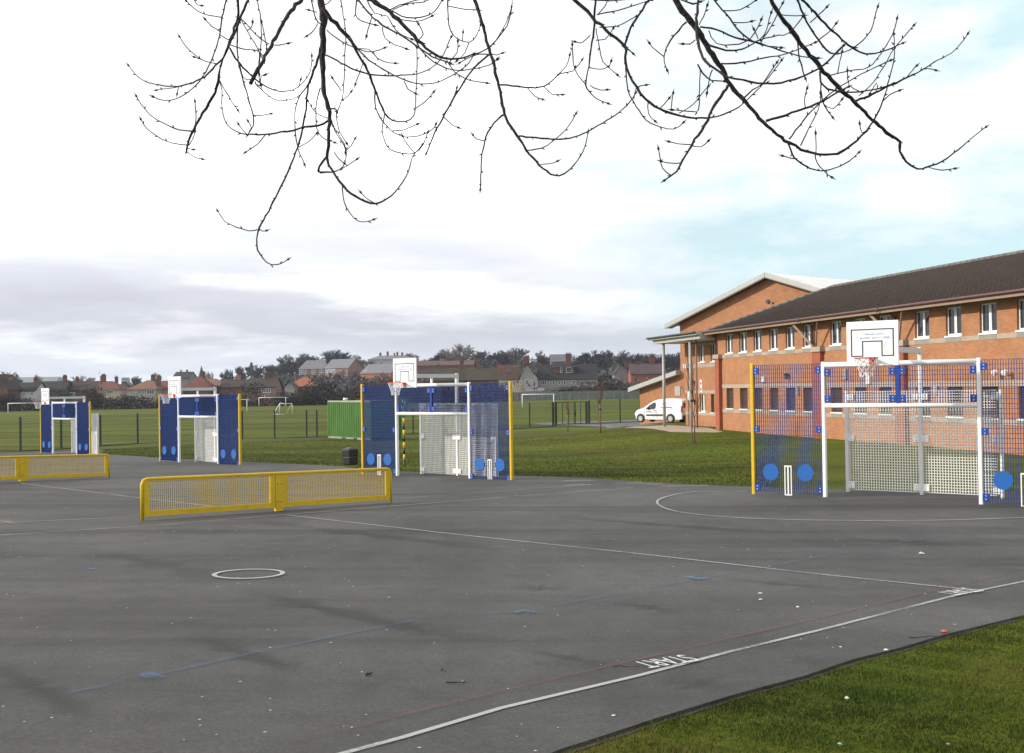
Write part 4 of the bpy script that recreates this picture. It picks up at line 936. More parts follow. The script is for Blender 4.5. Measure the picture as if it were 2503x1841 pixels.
def build_tree_over():
    random.seed(11)
    tree=empty('overhanging_tree',(1.2,-2.2,G(1.2,-2.2)),0,'bare leafless tree whose drooping budded branches hang across the top of the sky','tree')
    base=tree.location.copy()
    def tree_part(b,name,m_): 
        b.v=[(x-base.x,y-base.y,z-base.z) for x,y,z in b.v]; return b.build(name,m_,tree)
    hub=[]
    # trunk and limbs above and behind the photographer
    b=MB(); tr=[(1.2,-2.2,-.2),(1.25,-2.15,.8),(1.2,-2.1,2.2),(1.1,-2.0,3.6),(1.0,-1.9,5.2),(1.0,-1.8,7.5),(1.1,-1.9,10)]
    b.tube(tr,[.34,.26,.23,.21,.18,.12,.05],14); tree_part(b,'trunk',BARK2)
    limbs=[[(1.1,-2.0,3.8),(.3,-.4,4.9),(-.9,1.6,5.4),(-1.6,4.2,5.0)],[(1.05,-1.95,4.4),(.6,.2,5.3),(.1,2.3,5.6),(-.1,4.6,5.1)],[(1.05,-1.95,4.9),(1.6,.2,5.6),(1.7,2.2,5.7),(1.6,4.3,5.0)]]
    tips=[]
    for l in limbs:
        Q=[]
        P=[Vector(p) for p in l]
        for i in range(len(P)-1):
            a=P[max(i-1,0)];p=P[i];c=P[i+1];d=P[min(i+2,len(P)-1)]
            for j in range(5):
                t=j/5; Q.append(.5*((2*p)+(c-a)*t+(2*a-5*p+4*c-d)*t*t+(3*p-a-3*c+d)*t**3))
        Q.append(P[-1]); b=MB(); b.tube(Q,[.12*(1-.75*i/len(Q)) for i in range(len(Q))],10); tree_part(b,'limb',BARK2); tips.append(Q)
    allq=[q for t in tips for q in t[6:]]
    for fi,(fr_,dist,pts) in enumerate(BR):
        wob=[random.uniform(-.35,.35)]; P=[];R=[]
        n=len(pts)
        for i,(x,y,w) in enumerate(pts):
            px,py=(300+x/2.246,y/2.246) if fr_=='A' else (1150+x/1.7277,y/1.7277)
            sc=2.246 if fr_=='A' else 1.7277
            d=dist+ (wob[0]*math.sin(i/ max(1,n-1)*1.6) if n>6 else 0)
            P.append(at(px,py,d)); R.append(max(.0023,w/sc*d/FPX/2*1.06))
        join=None
        if pts[0][1]<=8:                                   # runs out of the frame: join it to the nearest limb
            p0=P[0]; dirv=(P[0]-P[1]).normalized(); tgt=min(allq,key=lambda q:(q-(p0+dirv*.8)).length)
            e0=p0+dirv*.10; join=([tgt, tgt.lerp(e0,.55)+Vector((0,0,.06)), e0],[R[0]*1.8+.003,R[0]*1.3,R[0]*1.05])
        Q=[];RR=[]
        if join: Q+=join[0]; RR+=join[1]
        for i in range(len(P)-1):
            a=P[max(i-1,0)];p=P[i];c=P[i+1];d=P[min(i+2,len(P)-1)]; k=max(2,int((c-p).length/.022))
            k=min(k,26)
            for j in range(k):
                t=j/k; q=.5*((2*p)+(c-a)*t+(2*a-5*p+4*c-d)*t*t+(3*p-a-3*c+d)*t**3); r=R[i]+(R[i+1]-R[i])*t
                jit=min(.004,r*.55); q=q+Vector((random.uniform(-jit,jit),random.uniform(-jit,jit),random.uniform(-jit,jit)))
                Q.append(q); RR.append(r*random.uniform(.88,1.14))
        Q.append(P[-1]);RR.append(R[-1])
        b=MB(); b.tube(Q,RR,6 if max(RR)>.008 else 5)
        # buds and short spurs
        acc=0;side=1
        for i in range(2,len(Q)-1):
            acc+=(Q[i]-Q[i-1]).length
            if acc>random.uniform(.035,.075) and RR[i]<.0075:
                acc=0; side=-side; dv=(Q[i+1]-Q[i-1]).normalized(); sd_=dv.cross(Vector((random.uniform(-.3,.3),1,random.uniform(-.3,.3)))).normalized()*side
                l=random.uniform(.010,.020); e=Q[i]+(dv*.75+sd_*.65)*l
                b.tube([Q[i],Q[i].lerp(e,.5),e],[.0018,.0030,.0004],4)
        dv=(Q[-1]-Q[-2]).normalized()
        for s_ in (-1,0,1):
            if RR[-1]>.006: break
            sd_=dv.cross(Vector((0,1,0))).normalized()*s_; e=Q[-1]+(dv+sd_*.40).normalized()*(.028 if s_==0 else .014)
            b.tube([Q[-1]-dv*.002,Q[-1].lerp(e,.45),e],[.0016,.0028,.0004],4)
        tree_part(b,'branch',BARK)
build_tree_over()

# ---------------------------------------------------------------- dark welded mesh fence across the lawn
FG=mat('fence_green',(.012,.028,.020),.5,.1,4)
fence=empty('mesh_fence',(0,90,0),0,'dark green welded mesh fence on slim posts between the lawn and the playing field','fence')
def fpost(px,py,h,d):
    p=at(px,py,d); return Vector((p.x,p.y,G(p.x,p.y)))
FP=[(-60,1109,78,77),(50.5,1104.5,83,77.5),(150,1097,0,81),(246,1093,0,85),(337,1087,0,88),(485,1082,0,90),(593,1077,0,92),(671.7,1074.4,69,93),(750,1069.5,0,96),(775,1068.5,0,96.6),(905,1059,0,99),(1010,1054,0,101),(1130,1048,0,103),(1295,1039,60,106),(1351,1036,0,107.5)]
pts=[fpost(*q) for q in FP]
FR_=[(1441,1032,0,110),(1465,1031,0,110.5),(1516,1028,0,112),(1565,1025.8,57,113),(1612,1024,0,115),(1658,1022,0,117)]
pr=[fpost(*q) for q in FR_]
FH=2.35
def put_posts(P_):
    for i,p in enumerate(P_):
        b=MB(); b.box(-.06,.06,-.05,.05,-.2,FH+.05); o=link('post',PART.setdefault('post|f',b.mesh('post',FG)),fence,(p.x,p.y-90,p.z))
put_posts(pts); put_posts(pr)
def wires(P_):
    b=MB()
    for a,c in zip(P_,P_[1:]):
        a=a-Vector((0,90,0));c=c-Vector((0,90,0)); L_=(c-a).length; n=int(L_/.14)
        for k in range(n+1):
            p=a.lerp(c,k/n); r=.0035; b.add([(p.x-r,p.y,p.z+.05),(p.x+r,p.y,p.z+.05),(p.x+r,p.y,p.z+FH),(p.x-r,p.y,p.z+FH)],[(0,1,2,3)])
        for z in np.arange(.1,FH+.01,.2):
            r=.004 if 0 else .0045; b.add([(a.x,a.y,a.z+z-r),(c.x,c.y,c.z+z-r),(c.x,c.y,c.z+z+r),(a.x,a.y,a.z+z+r)],[(0,1,2,3)])
    return b
b=wires(pts); w2=wires(pr); b.add(w2.v,w2.f); b.build('wire_mesh',FG,fence,kind='stuff')
DSO=mat('dark_soil',(.030,.024,.018),.95,.4,3,bump=.8)
for P_ in (pts,pr):
    strip('bare_fence_line',P_,1.3,.055,DSO,kind='structure')
# gate
gate=empty('mesh_gate',tuple(pts[-1]),0,'dark green double gate of vertical bars in the mesh fence, with a lock','gate')
g0=pts[-1];g1=pr[0]; gv=(g1-g0); gl=math.hypot(gv.x,gv.y); gate.rotation_euler=(0,0,math.atan2(gv.y,gv.x))
gs=[.03,.09,.24,.42,.60,.62,.78,.93,.97]
for i,s_ in enumerate((.02,.075,.93,.985)):
    b=MB(); b.box(s_*gl-.06,s_*gl+.06,-.06,.06,-.1,FH+.02); b.build('gate_post',FG,gate)
for s0,s1 in ((.10,.585),(.605,.905)):
    b=MB(); x0,x1=s0*gl,s1*gl; b.box(x0,x0+.07,-.03,.03,.12,FH);b.box(x1-.07,x1,-.03,.03,.12,FH);b.box(x0+.07,x1-.07,-.03,.03,FH-.07,FH);b.box(x0+.07,x1-.07,-.03,.03,.12,.20)
    o=b.build('gate_leaf',FG,gate)
    n=3 if s1-s0>.4 else 2
    for k in range(1,n): 
        b=MB(); x=x0+(x1-x0)*k/n; b.box(x-.03,x+.03,-.03,.03,.20,FH-.07); b.build('bar',FG,o)
b=MB(); b.box(.57*gl,.62*gl,-.08,-.031,.95,1.35); b.build('lock',FG,gate)

# ---------------------------------------------------------------- green storage container
CG=mat('container_green',(.030,.105,.008),.55,.22,1.6,col2=(.055,.17,.014),sz=.35)
cA=math.radians(52); cp=at(801,1068,79); cont=empty('storage_container',(cp.x,cp.y,G(cp.x,cp.y)-.02),-cA,'green corrugated steel storage container on the lawn behind the middle goal','container')
CLn,CWd,CHt=6.06,2.44,2.72
def corrug(b,x0,x1,z0,z1,n,dep,fy):
    w=(x1-x0)/n
    for k in range(n):
        a=x0+k*w; q=[(a,0),(a+w*.34,0),(a+w*.5,dep),(a+w*.84,dep),(a+w,0)]
        for (p,d1),(r,d2) in zip(q,q[1:]): b.add([fy(p,d1,z0),fy(r,d2,z0),fy(r,d2,z1),fy(p,d1,z1)],[(0,1,2,3)])
b=MB(); corrug(b,.12,CLn-.12,.16,CHt-.12,20,.045,lambda p,d,z:(p,.02+d,z)); b.build('side_panel',CG,cont)
b=MB(); corrug(b,.12,CWd-.12,.16,CHt-.12,8,.045,lambda p,d,z:(CLn-.02-d,p,z)); b.build('end_panel',CG,cont)
b=MB(); corrug(b,.12,CWd-.12,.16,CHt-.12,8,.045,lambda p,d,z:(.02+d,p,z)); b.build('end_panel',CG,cont)
b=MB(); corrug(b,.12,CLn-.12,.16,CHt-.12,20,.045,lambda p,d,z:(p,CWd-.02-d,z)); b.build('side_panel',CG,cont)
CD=mat('container_edge',(.035,.07,.03),.6,.2,2)
for x in (0,CLn-.12):
    for y in (0,CWd-.12): b=MB(); b.box(x,x+.12,y,y+.12,0,CHt); b.build('corner_post',CG,cont)
b=MB()
for y in (0,CWd-.1): b.box(.12,CLn-.12,y,y+.1,.03,.16); 
b.build('bottom_rail',mat('pale_rail',(.22,.26,.22),.7,.2,2),cont); b=MB()
for y in (0,CWd-.1): b.box(.12,CLn-.12,y,y+.1,CHt-.12,CHt)
b.build('top_rail',mat('pale_top_rail',(.28,.30,.22),.7,.2,2),cont)
b=MB(); b.box(.12,CLn-.12,.1,CWd-.1,CHt-.06,CHt-.02); b.build('roof_panel',CD,cont)
for x in (2.1,3.7):
    b=MB(); b.box(x,x+.5,-.015,-.001,.0,.14); b.build('fork_pocket',DARK,cont)
b=MB(); b.tube([(1.75,.5,CHt),(1.75,.5,CHt+.18)],.16,10); b.build('roof_vent',WHITE,cont)

# ---------------------------------------------------------------- bin, striped pole, sign
BLK=mat('black_plastic',(.018,.017,.017),.4,.25,5)
p=gp(857,1137); bn=empty('litter_bin',tuple(p),math.radians(-38),'squat black litter bin leaning slightly on the grass beside the middle goal','bin')
bn.scale=(.62,.62,.66); bn.rotation_euler=(math.radians(0),math.radians(-3),math.radians(-44))
b=MB(); hw=.36; w1=.41
for z0,z1,a_,c_ in ((.04,.5,.345,.375),(.52,.94,.375,.40)):
    b.add([(-a_,-a_,z0),(a_,-a_,z0),(a_,a_,z0),(-a_,a_,z0),(-c_,-c_,z1),(c_,-c_,z1),(c_,c_,z1),(-c_,c_,z1)],[(0,3,2,1),(4,5,6,7),(0,1,5,4),(1,2,6,5),(2,3,7,6),(3,0,4,7)])
bo=b.build('body',BLK,bn); bevel(bo,.05,3)
b=MB(); b.box(-.365,.365,-.365,.365,.501,.519); b.build('band',mat('bin_band',(.10,.09,.09),.5),bn)
b=MB(); b.add([(-.41,-.41,.941),(.41,-.41,.941),(.41,.41,.941),(-.41,.41,.941),(-.27,-.27,1.05),(.27,-.27,1.05),(.27,.27,1.05),(-.27,.27,1.05)],[(0,3,2,1),(4,5,6,7),(0,1,5,4),(1,2,6,5),(2,3,7,6),(3,0,4,7)]); lo=b.build('lid',BLK,bn); bevel(lo,.03,2)
b=MB(); b.box(-.33,-.05,-.02,.22,1.051,1.06); b.build('lid_plate',mat('ash_plate',(.45,.45,.42),.5),bn)
for a_ in (-.3,.3):
    b=MB(); b.box(a_-.05,a_+.05,-.3,.3,-.03,.039); b.build('foot',BLK,bn)
YB=mat('yellow_band',(.72,.47,.03),.5,.1,3)
p=gp(988,1122); top=fac  # striped pole on the lawn behind the middle goal
p=at(988,1121,43.0); p.z=G(p.x,p.y); sp_=empty('striped_pole',tuple(p),0,'slim black and yellow banded pole with small green sign, seen through the middle goal','pole')
n=11;hh=2.62/n
for k in range(n):
    b=MB(); b.tube([(0,0,k*hh-(0.2 if k==0 else 0)),(0,0,(k+1)*hh)],.042,10); b.build('yellow_stripe' if k%2 else 'black_stripe',YB if k%2 else BLK,sp_)
b=MB(); b.box(-.17,.17,-.06,-.045,1.95,2.70); sg=b.build('sign_plate',mat('sign_green',(.01,.16,.09),.5,.05,2),sp_)
WS=mat('sign_white',(.7,.72,.7),.5)
b=MB()
for (x,z,w,h) in ((-.02,2.56,.06,.10),(.05,2.50,.04,.12),(-.06,2.36,.05,.05),(.06,2.36,.05,.05),(-.02,2.28,.10,.04),(0,2.16,.06,.05)): b.box(x-w/2,x+w/2,-.064,-.061,z-h/2,z+h/2)
b.build('sign_symbol',WS,sg)

# ---------------------------------------------------------------- van
def build_van():
    P=gp(1650,1039.5); P=at(1654,1039,85.0); P.z=G(P.x,P.y)
    VA=math.radians(180-40)                          # heading of the nose
    root=empty('parked_van',(P.x,P.y,P.z),VA,'small white panel van with dark side trim and blue lettering parked beside the canopy','van')
    VW=mat('van_white',(.80,.80,.80),.25,.02,1); TR=mat('van_trim',(.03,.05,.05),.55,.1,3); TY=mat('tyre',(.02,.02,.02),.85); RIM=mat('wheel_trim',(.52,.53,.55),.35,.08,5,metal=.3)
    # local x forward (rear bumper at -1.0, rear wheel at 0, front wheel 2.73, nose 3.4), y left
    top=[(-1.0,.62,.95),(-.96,1.62,1.66),(-.80,1.80,1.80),(-.2,1.83,1.84),(.6,1.83,1.84),(1.1,1.80,1.81),(1.5,1.70,1.72),(1.9,1.50,1.52),(2.3,1.24,1.26),(2.55,1.10,1.12),(2.9,1.02,1.04),(3.15,.93,.95),(3.32,.78,.80),(3.40,.60,.62)]
    def wid(z): return .86 if z<1.0 else .86-.16*((z-1.0)/.8)**1.3
    xs=[t[0] for t in top]; rows=[.24,.34,.55,.8,1.0]
    b=MB(); V=[];n=0
    for i,(x,_,zt) in enumerate(top):
        zt=max(zt,.75) ; rr=[]
        nose=1-.22*max(0,(x-2.6)/.8)**2-.03*(1 if i==0 else 0); zb=.24 if -.9<x<3.2 else .30
        zsh=[zb,.34,.55,min(.8,zt*.9),min(1.0,zt*.94),zt*.97 if zt<1.05 else 1.0+(zt-1.0)*.55,zt*.985 if zt>1.05 else zt*.99]
        zsh=sorted(zsh)
        for z in zsh: rr.append((x,wid(z)*nose,z))
        rr.append((x,wid(zt)*nose*.86,zt)); rr.append((x,wid(zt)*nose*.45,zt+.015)); 
        ring=rr+[(x,0,zt+.02)]+[(a,-b_,c) for a,b_,c in reversed(rr)]; V+=ring; n=len(ring)
    F=[]
    for i in range(len(top)-1):
        for k in range(n-1): F.append((i*n+k,(i+1)*n+k,(i+1)*n+k+1,i*n+k+1))
        F.append((i*n+n-1,(i+1)*n+n-1,(i+1)*n,i*n))
    F.append(tuple(range(n))); F.append(tuple(((len(top)-1)*n+k) for k in range(n))[::-1])
    b.add(V,F,0,True); body=b.build('body',VW,root)
    md=body.modifiers.new('es','EDGE_SPLIT'); md.split_angle=math.radians(38)
    def sidey(x,z,s): 
        nose=1-.22*max(0,(x-2.6)/.8)**2; return s*(wid(z)*nose+.008)
    def side_panel(name,poly,m_,parent,th=.0,s=1):
        b=MB(); P_=[]
        for i in range(len(poly)):
            a=poly[i];c=poly[(i+1)%len(poly)]
            for j in range(3): P_.append((a[0]+(c[0]-a[0])*j/3,a[1]+(c[1]-a[1])*j/3))
        cx_=sum(p[0] for p in P_)/len(P_);cz=sum(p[1] for p in P_)/len(P_)
        V=[(x,sidey(x,z,s)+th*s,z) for x,z in P_]+[(cx_,sidey(cx_,cz,s)+th*s,cz)]; n=len(P_)
        b.add(V,[(i,(i+1)%n,n) for i in range(n)]); return b.build(name,m_,parent)
    for s in (1,-1):
        side_panel('side_window',[(2.30,1.06),(1.55,1.02),(1.38,1.10),(1.33,1.30),(1.38,1.58),(1.62,1.55),(1.95,1.36)],GLASS,root,s=s)
        side_panel('side_trim',[(2.25,.50),(.45,.50),(.42,.63),(.50,.66),(2.20,.64)],TR,root,.004,s)
        side_panel('door_rail',[(.90,1.14),(-.15,1.14),(-.15,1.20),(.90,1.20)],TR,root,.004,s)
        side_panel('door_handle',[(1.52,.93),(1.32,.93),(1.32,.99),(1.52,.99)],TR,root,.01,s)
        for x in (1.27,2.38): side_panel('door_seam',[(x,.36),(x-.02,.36),(x-.02,1.0),(x,1.0)],TR,root,.001,s)
        for x in (0,2.73):
            b=MB(); arc_=[(x+.40*math.cos(a),.30+.40*math.sin(a)) for a in np.linspace(-.15,math.pi+.15,15)]
            V=[(px_,s*(.875),pz) for px_,pz in arc_]; 
            b.add(V,[tuple(range(len(V)))]); b.build('wheel_arch',TR,root)
            w=MB(); w.tube([(x,s*.70,.31),(x,s*.74,.31),(x,s*.885,.31),(x,s*.905,.31)],[.29,.315,.315,.29],24); wo=w.build('wheel',TY,root)
            r=MB(); r.tube([(x,s*.904,.31),(x,s*.916,.31)],[.205,.19],20)
            rm=r.build('rim',RIM,wo)
            r=MB()
            for k in range(6):
                a=k*math.pi/3; c_=(x+.12*math.cos(a),s*.918,.31+.12*math.sin(a)); r.disc(c_,.028,(0,1,0),.004,8)
            r.build('rim_hole',TR,wo)
        b=MB(); b.box(1.95,2.10,s*.92-.09,s*.92+.09,1.02,1.17); mo=b.build('wing_mirror',TR,root); bevel(mo,.03,2)
        b=MB(); b.box(-1.02,-.93,s*.80-.06,s*.80+.075,.80,1.28); b.build('tail_light',mat('tail_light_red',(.45,.02,.03),.25),root)
        b=MB(); b.box(3.02,3.30,s*.66-.08,s*.66+.02,.72,.86); b.build('headlight',mat('headlamp_glass',(.5,.52,.55),.1),root)
    b=MB(); b.box(-1.10,-.86,-.82,.82,.26,.58); bb=b.build('rear_bumper',TR,root); bevel(bb,.05,2)
    b=MB(); b.box(3.12,3.44,-.72,.72,.24,.58); bb=b.build('front_bumper',TR,root); bevel(bb,.08,3)
    b=MB(); b.add([(1.52,-.60,1.705),(1.52,.60,1.705),(2.42,.68,1.185),(2.42,-.68,1.185)],[(0,1,2,3)]); b.build('windscreen',GLASS,root)
    b=MB(); b.add([(-1.005,-.62,1.15),(-1.005,.62,1.15),(-.975,.58,1.55),(-.975,-.58,1.55)],[(0,3,2,1)]); b.build('rear_window',GLASS,root)
    b=MB(); b.box(-.99,3.2,-.7,.7,.18,.26); b.build('chassis',TR,root)
    # lettering on the near side (which is local +y)
    LB=mat('van_lettering',(.12,.16,.36),.4)
    def wr(txt,size,x,z,shear=0,sx=1):
        y=sidey(x,z,1)+.006
        tilt=math.atan(.16*1.3/.8*((max(z,1.0)-1.0)/.8)**.3) if z>1 else 0
        M_=Matrix.Translation((x,y,z))@Matrix.Rotation(math.pi,4,'Z')@Matrix.Rotation(math.pi/2-tilt,4,'X')
        return text_mesh('lettering',txt,size,LB,root,M_,.001,shear=shear,sx=sx)
    wr('CREW',.34,.28,1.46,.15,1.15); wr('Cleaning Ltd',.12,.32,1.27); wr('0151 228 0000',.10,.20,1.06) if False else None
    b=MB(); b.box(-.05,1.1,.86,.868,1.075,1.085) if False else None
    # fine print reads only as grey dashes in the photograph
    for (x0,x1,z) in ((.75,.42,1.03),(.34,.10,1.03),(.02,-.20,1.04),(2.25,1.75,.86),(2.2,1.55,.79),(1.50,1.30,.80)):
        side_panel('fine_print',[(x0,z),(x1,z),(x1,z+.035),(x0,z+.035)],LB,root,.001,1)
build_van()

# ---------------------------------------------------------------- saplings with stakes
TW=mat('sapling_bark',(.11,.045,.028),.9,.3,8); STK=mat('timber_stake',(.22,.17,.09),.9,.2,6)
def sapling(px,py,h,label,stakes,seed,d=None,sh=1.0,tw=1.0):
    random.seed(seed); p=gp(px,py); 
    root=empty('sapling',tuple(p),0,label,'sapling','young staked saplings on the lawn')
    b=MB(); P=[Vector((0,0,-.1))]; 
    for k in range(1,13): P.append(Vector((math.sin(k*1.3+seed)*.03*k/6,0,h*.62*k/12)))
    b.tube(P,[.030*tw*(1-.55*i/13) for i in range(13)],6)
    b.build('trunk',TW,root)
    b=MB()
    def shoot(p0,d,l,r,lv):
        Q=[p0];dd=Vector(d).normalized();k=7
        for i in range(k):
            dd=(dd+Vector((random.uniform(-.12,.12),random.uniform(-.12,.12),.10))).normalized(); Q.append(Q[-1]+dd*l/k)
        b.tube(Q,[r*(1-.8*i/k) for i in range(k+1)],4)
        if lv:
            for i in range(2,k,1):
                a=random.uniform(0,6.28); shoot(Q[i],(dd+Vector((math.cos(a)*.5,math.sin(a)*.5,.1))),l*random.uniform(.3,.5),r*.5,lv-1)
    top=P[-1]
    for k in range(7):
        a=k*.9+seed; base=P[random.randint(6,12)]; shoot(base,(math.cos(a)*.42,math.sin(a)*.42,1),h*random.uniform(.3,.42),.014*tw,1)
    shoot(top,(0,0,1),h*.40,.016*tw,1)
    b.build('crown',TW,root)
    for sx in stakes:
        b=MB(); b.tube([(sx,.02,-.2),(sx,.02,1.45*sh)],.035,7); b.build('stake',STK,root)
    b=MB(); b.box(min(stakes)-.05,.06,-.02,.05,1.15*sh,1.21*sh); b.build('tie',BLK,root)
    return root
sapling(1698.5,1083.5,4.2,'young bare sapling with a tall stake in front of the brick wing',[-.15],2,sh=1.9,tw=1.3)
sapling(1469,1059,3.9,'young bare sapling with pale stake standing in front of the fence right of the gate',[-.06],5,sh=1.35)
sapling(1389,1055,3.0,'shortest bare sapling with pale stake in front of the gate',[-.06],9,sh=1.4)

# ---------------------------------------------------------------- football goals on the far field
GW=mat('goal_white',(.75,.75,.75),.5,.03,2)
def football_goal(pl,pr_,dist,label,h=2.44,back=1.6,side=1):
    a=og(pl,dist);b_=og(pr_,dist); d=b_-a; L_=math.hypot(d.x,d.y); root=empty('football_goal',tuple(a),math.atan2(d.y,d.x),label,'football goal')
    r=.07
    for x in (0,L_):
        b=MB(); b.tube([(x,0,-.2),(x,0,h)],r,7); b.build('post',GW,root)
        b=MB(); b.tube([(x,0,h),(x+side*.4,back*.8,h-.15)],.04,5); b.build('stay',GW,root)
    b=MB(); b.tube([(-r,0,h),(L_+r,0,h)],r,7); b.build('crossbar',GW,root)
football_goal(19,103,256,'white football goal frame far off at the left edge of the playing field')
football_goal(546,603,222,'white football goal frame partly hidden behind the second goal unit')
football_goal(632.5,698,290,'white football goal frame at the far field edge below the orange roofed house')
football_goal(1276,1353,198,'white football goal frame on the field in front of the gabled terrace')
def small_goal():
    a=og(674,186);b_=og(701,188); 
    root=empty('training_goal',(a.x,a.y,a.z),0,'small portable white training goal with sloping side frames on the field','football goal')
    w=og(717.5,188).x-og(674,188).x
    P=lambda px,py: at(px,py,187)-root.location
    y0,y1=0,1.4; H=P(700,985).z
    xs=[P(674,1012).x,P(700,1012).x,P(687,1012).x,P(717.5,1012).x]
    b=MB(); 
    tl=Vector((P(687.5,985).x,0,H)); tr=Vector((P(716.5,985).x,0,H-.05)); mid=Vector((P(702,988).x,0,H-.18))
    b.tube([tl,mid,tr],.05,6); b.build('crossbar',GW,root)
    for n_,(p,q,y) in enumerate(((tl,(xs[0],-.8,.03),0),(tl,(P(685,1010).x,.2,.1),0),(tr,(xs[3],.2,.03),0))):
        b=MB(); b.tube([p,Vector(q)],.05,6); b.build('side_post',GW,root)
    b=MB(); b.tube([Vector((xs[0],-.8,.03)),Vector((xs[1],-.8,.03))],.05,6); b.build('ground_bar',GW,root)
    b=MB(); b.tube([tr,Vector((P(703.5,1010).x,-.4,.1))],.05,6); b.build('brace',mat('goal_yellow',(.5,.4,.2),.6),root)
small_goal()

# ---------------------------------------------------------------- houses beyond the field
def pcol(n,c,v=.15): return mat(n,c,.9,v,.6,bump=.2)
RD=pcol('roof_dark_brown',(.040,.028,.026),.3); RR_=pcol('roof_red_brown',(.125,.045,.034),.25); RO=pcol('roof_orange',(.25,.085,.05),.25); RB=pcol('roof_blackish',(.022,.020,.024),.3); RG=pcol('roof_grey',(.15,.15,.17),.15); ROB=pcol('roof_tan',(.17,.085,.055),.2)
WR=pcol('render_grey',(.30,.27,.25),.12); WC=pcol('render_cream',(.42,.36,.28),.12); WW=pcol('render_white',(.55,.53,.52),.1); WB=pcol('brick_far',(.26,.10,.065),.2); WO_=pcol('brick_orange_far',(.38,.15,.08),.2); WDK=pcol('brick_dark_far',(.12,.065,.05),.25); WCH=pcol('chimney_brick',(.13,.058,.042),.25); WP=pcol('brick_pink_far',(.26,.15,.125),.15)
GLF=mat('far_glass',(.05,.06,.075),.15,.2,1)
def win(parent,x,z,w,h,y,n=2,frame=FRAME):
    b=MB(); t=.09; y0,y1=y-.08,y+.02
    b.box(x-w/2,x+w/2,y0,y1,z,z+t);b.box(x-w/2,x+w/2,y0,y1,z+h-t,z+h);b.box(x-w/2,x-w/2+t,y0,y1,z+t,z+h-t);b.box(x+w/2-t,x+w/2,y0,y1,z+t,z+h-t)
    for k in range(1,n): xx=x-w/2+w*k/n; b.box(xx-t/2,xx+t/2,y0,y1,z+t,z+h-t)
    o=b.build('window',frame,parent); g=MB(); g.box(x-w/2+t,x+w/2-t,y-.05,y-.03,z+t,z+h-t); g.build('pane',GLF,o)
def chimney(parent,x,y,z0,z1,w=.9,d=.7,pots=2,m_=None):
    w*=.72; m_=m_ or WCH
    b=MB(); b.box(x-w/2,x+w/2,y-d/2,y+d/2,z0,z1); b.box(x-w/2-.08,x+w/2+.08,y-d/2-.08,y+d/2+.08,z1,z1+.15); o=b.build('chimney',m_ or WB,parent)
    for k in range(pots):
        g=MB(); xx=x+(k-(pots-1)/2)*w/(pots+.2); g.tube([(xx,y,z1+.15),(xx,y,z1+.55)],.12,6); g.build('chimney_pot',WCH,o)
def house(name,label,pl,pr_,ye,yr,d,kind,wall,roof,deep=8.5,ridge=None,chim=(),wins=(),group=None,cat='house',rz=0,over=.35,chm=None,slope_mat=None,base=None):
    # pl,pr_: eave ends in pixel columns; ye,yr: eave and ridge rows; ridge: pixel columns of the ridge ends
    c=(pl+pr_)/2; o=og(c,d); sc=d/FPX; W_=(pr_-pl)*sc; ze=at(c,ye,d).z-o.z; zr=at(c,yr,d+deep/2).z-o.z
    root=empty(name,tuple(o),rz,label,cat,group); hw=W_/2-over; X=lambda px:(px-c)*sc
    b=MB(); b.box(-hw,hw,0,deep,-1.0,ze)
    if kind=='side': b.add([(-hw,0,ze),(-hw,deep,ze),(-hw,deep/2,zr-.12),(hw,0,ze),(hw,deep,ze),(hw,deep/2,zr-.12)],[(0,2,1),(3,4,5)])
    if kind=='front': b.add([(-hw,0,ze),(hw,0,ze),(X(ridge[0]) if ridge else 0,0,zr-.12)],[(0,1,2)])
    b.build('wall',wall,root)
    e=over; b=MB(); yl,yh=-e,deep+e; x0,x1=-W_/2,W_/2; th=.12
    if kind=='hip':
        r0,r1=(X(ridge[0]),X(ridge[1])) if ridge else (-W_/2+deep/2,W_/2-deep/2)
        V=[(x0,yl,ze),(x1,yl,ze),(x1,yh,ze),(x0,yh,ze),(r0,deep/2,zr),(r1,deep/2,zr)]
        F=[(0,1,5,4),(1,2,5),(2,3,4,5),(3,0,4),(0,3,2,1)]
    elif kind=='side':
        V=[(x0,yl,ze),(x1,yl,ze),(x1,yh,ze),(x0,yh,ze),(x0,deep/2,zr),(x1,deep/2,zr),(x0,yl,ze-th),(x1,yl,ze-th),(x1,yh,ze-th),(x0,yh,ze-th),(x0,deep/2,zr-th),(x1,deep/2,zr-th)]
        F=[(0,1,5,4),(2,3,4,5),(6,10,11,7),(8,11,10,9),(0,4,10,6),(3,9,10,4),(1,7,11,5),(2,5,11,8),(0,6,7,1),(2,8,9,3)]
    else:
        r=X(ridge[0]) if ridge else 0
        V=[(x0,yl,ze),(x1,yl,ze),(x1,yh,ze),(x0,yh,ze),(r,yl,zr),(r,yh,zr),(x0,yl,ze-th),(x1,yl,ze-th),(r,yl,zr-th),(x0,yh,ze-th),(x1,yh,ze-th),(r,yh,zr-th)]
        F=[(0,4,5,3),(1,2,5,4),(0,6,8,4),(4,8,7,1),(6,9,11,8),(7,8,11,10),(0,3,9,6),(1,7,10,2)]
    b.add(V,F); ro=b.build('roof',roof,root)
    for (px,py,w,y_) in chim:
        z1=at(px,py,d+deep*y_).z-o.z; chimney(ro if False else root,X(px),deep*y_,max(ze,zr-1.6),z1,w,.8,2 if w<1.4 else 4,chm)
    for (px,py,pw,ph,n) in wins:
        z=at(px,py+ph,d).z-o.z; win(root,X(px),z,pw*sc,ph*sc,-.02,n)
    return root,X,sc,ze,zr
d0=312
house('semi_detached_house','far left house with bright orange brick wall, cut by the photo edge',-30,21,953,915,300,'front',WDK,RD,ridge=(-5,-5),chim=((10,923,1.6,.4),),chm=WO_)
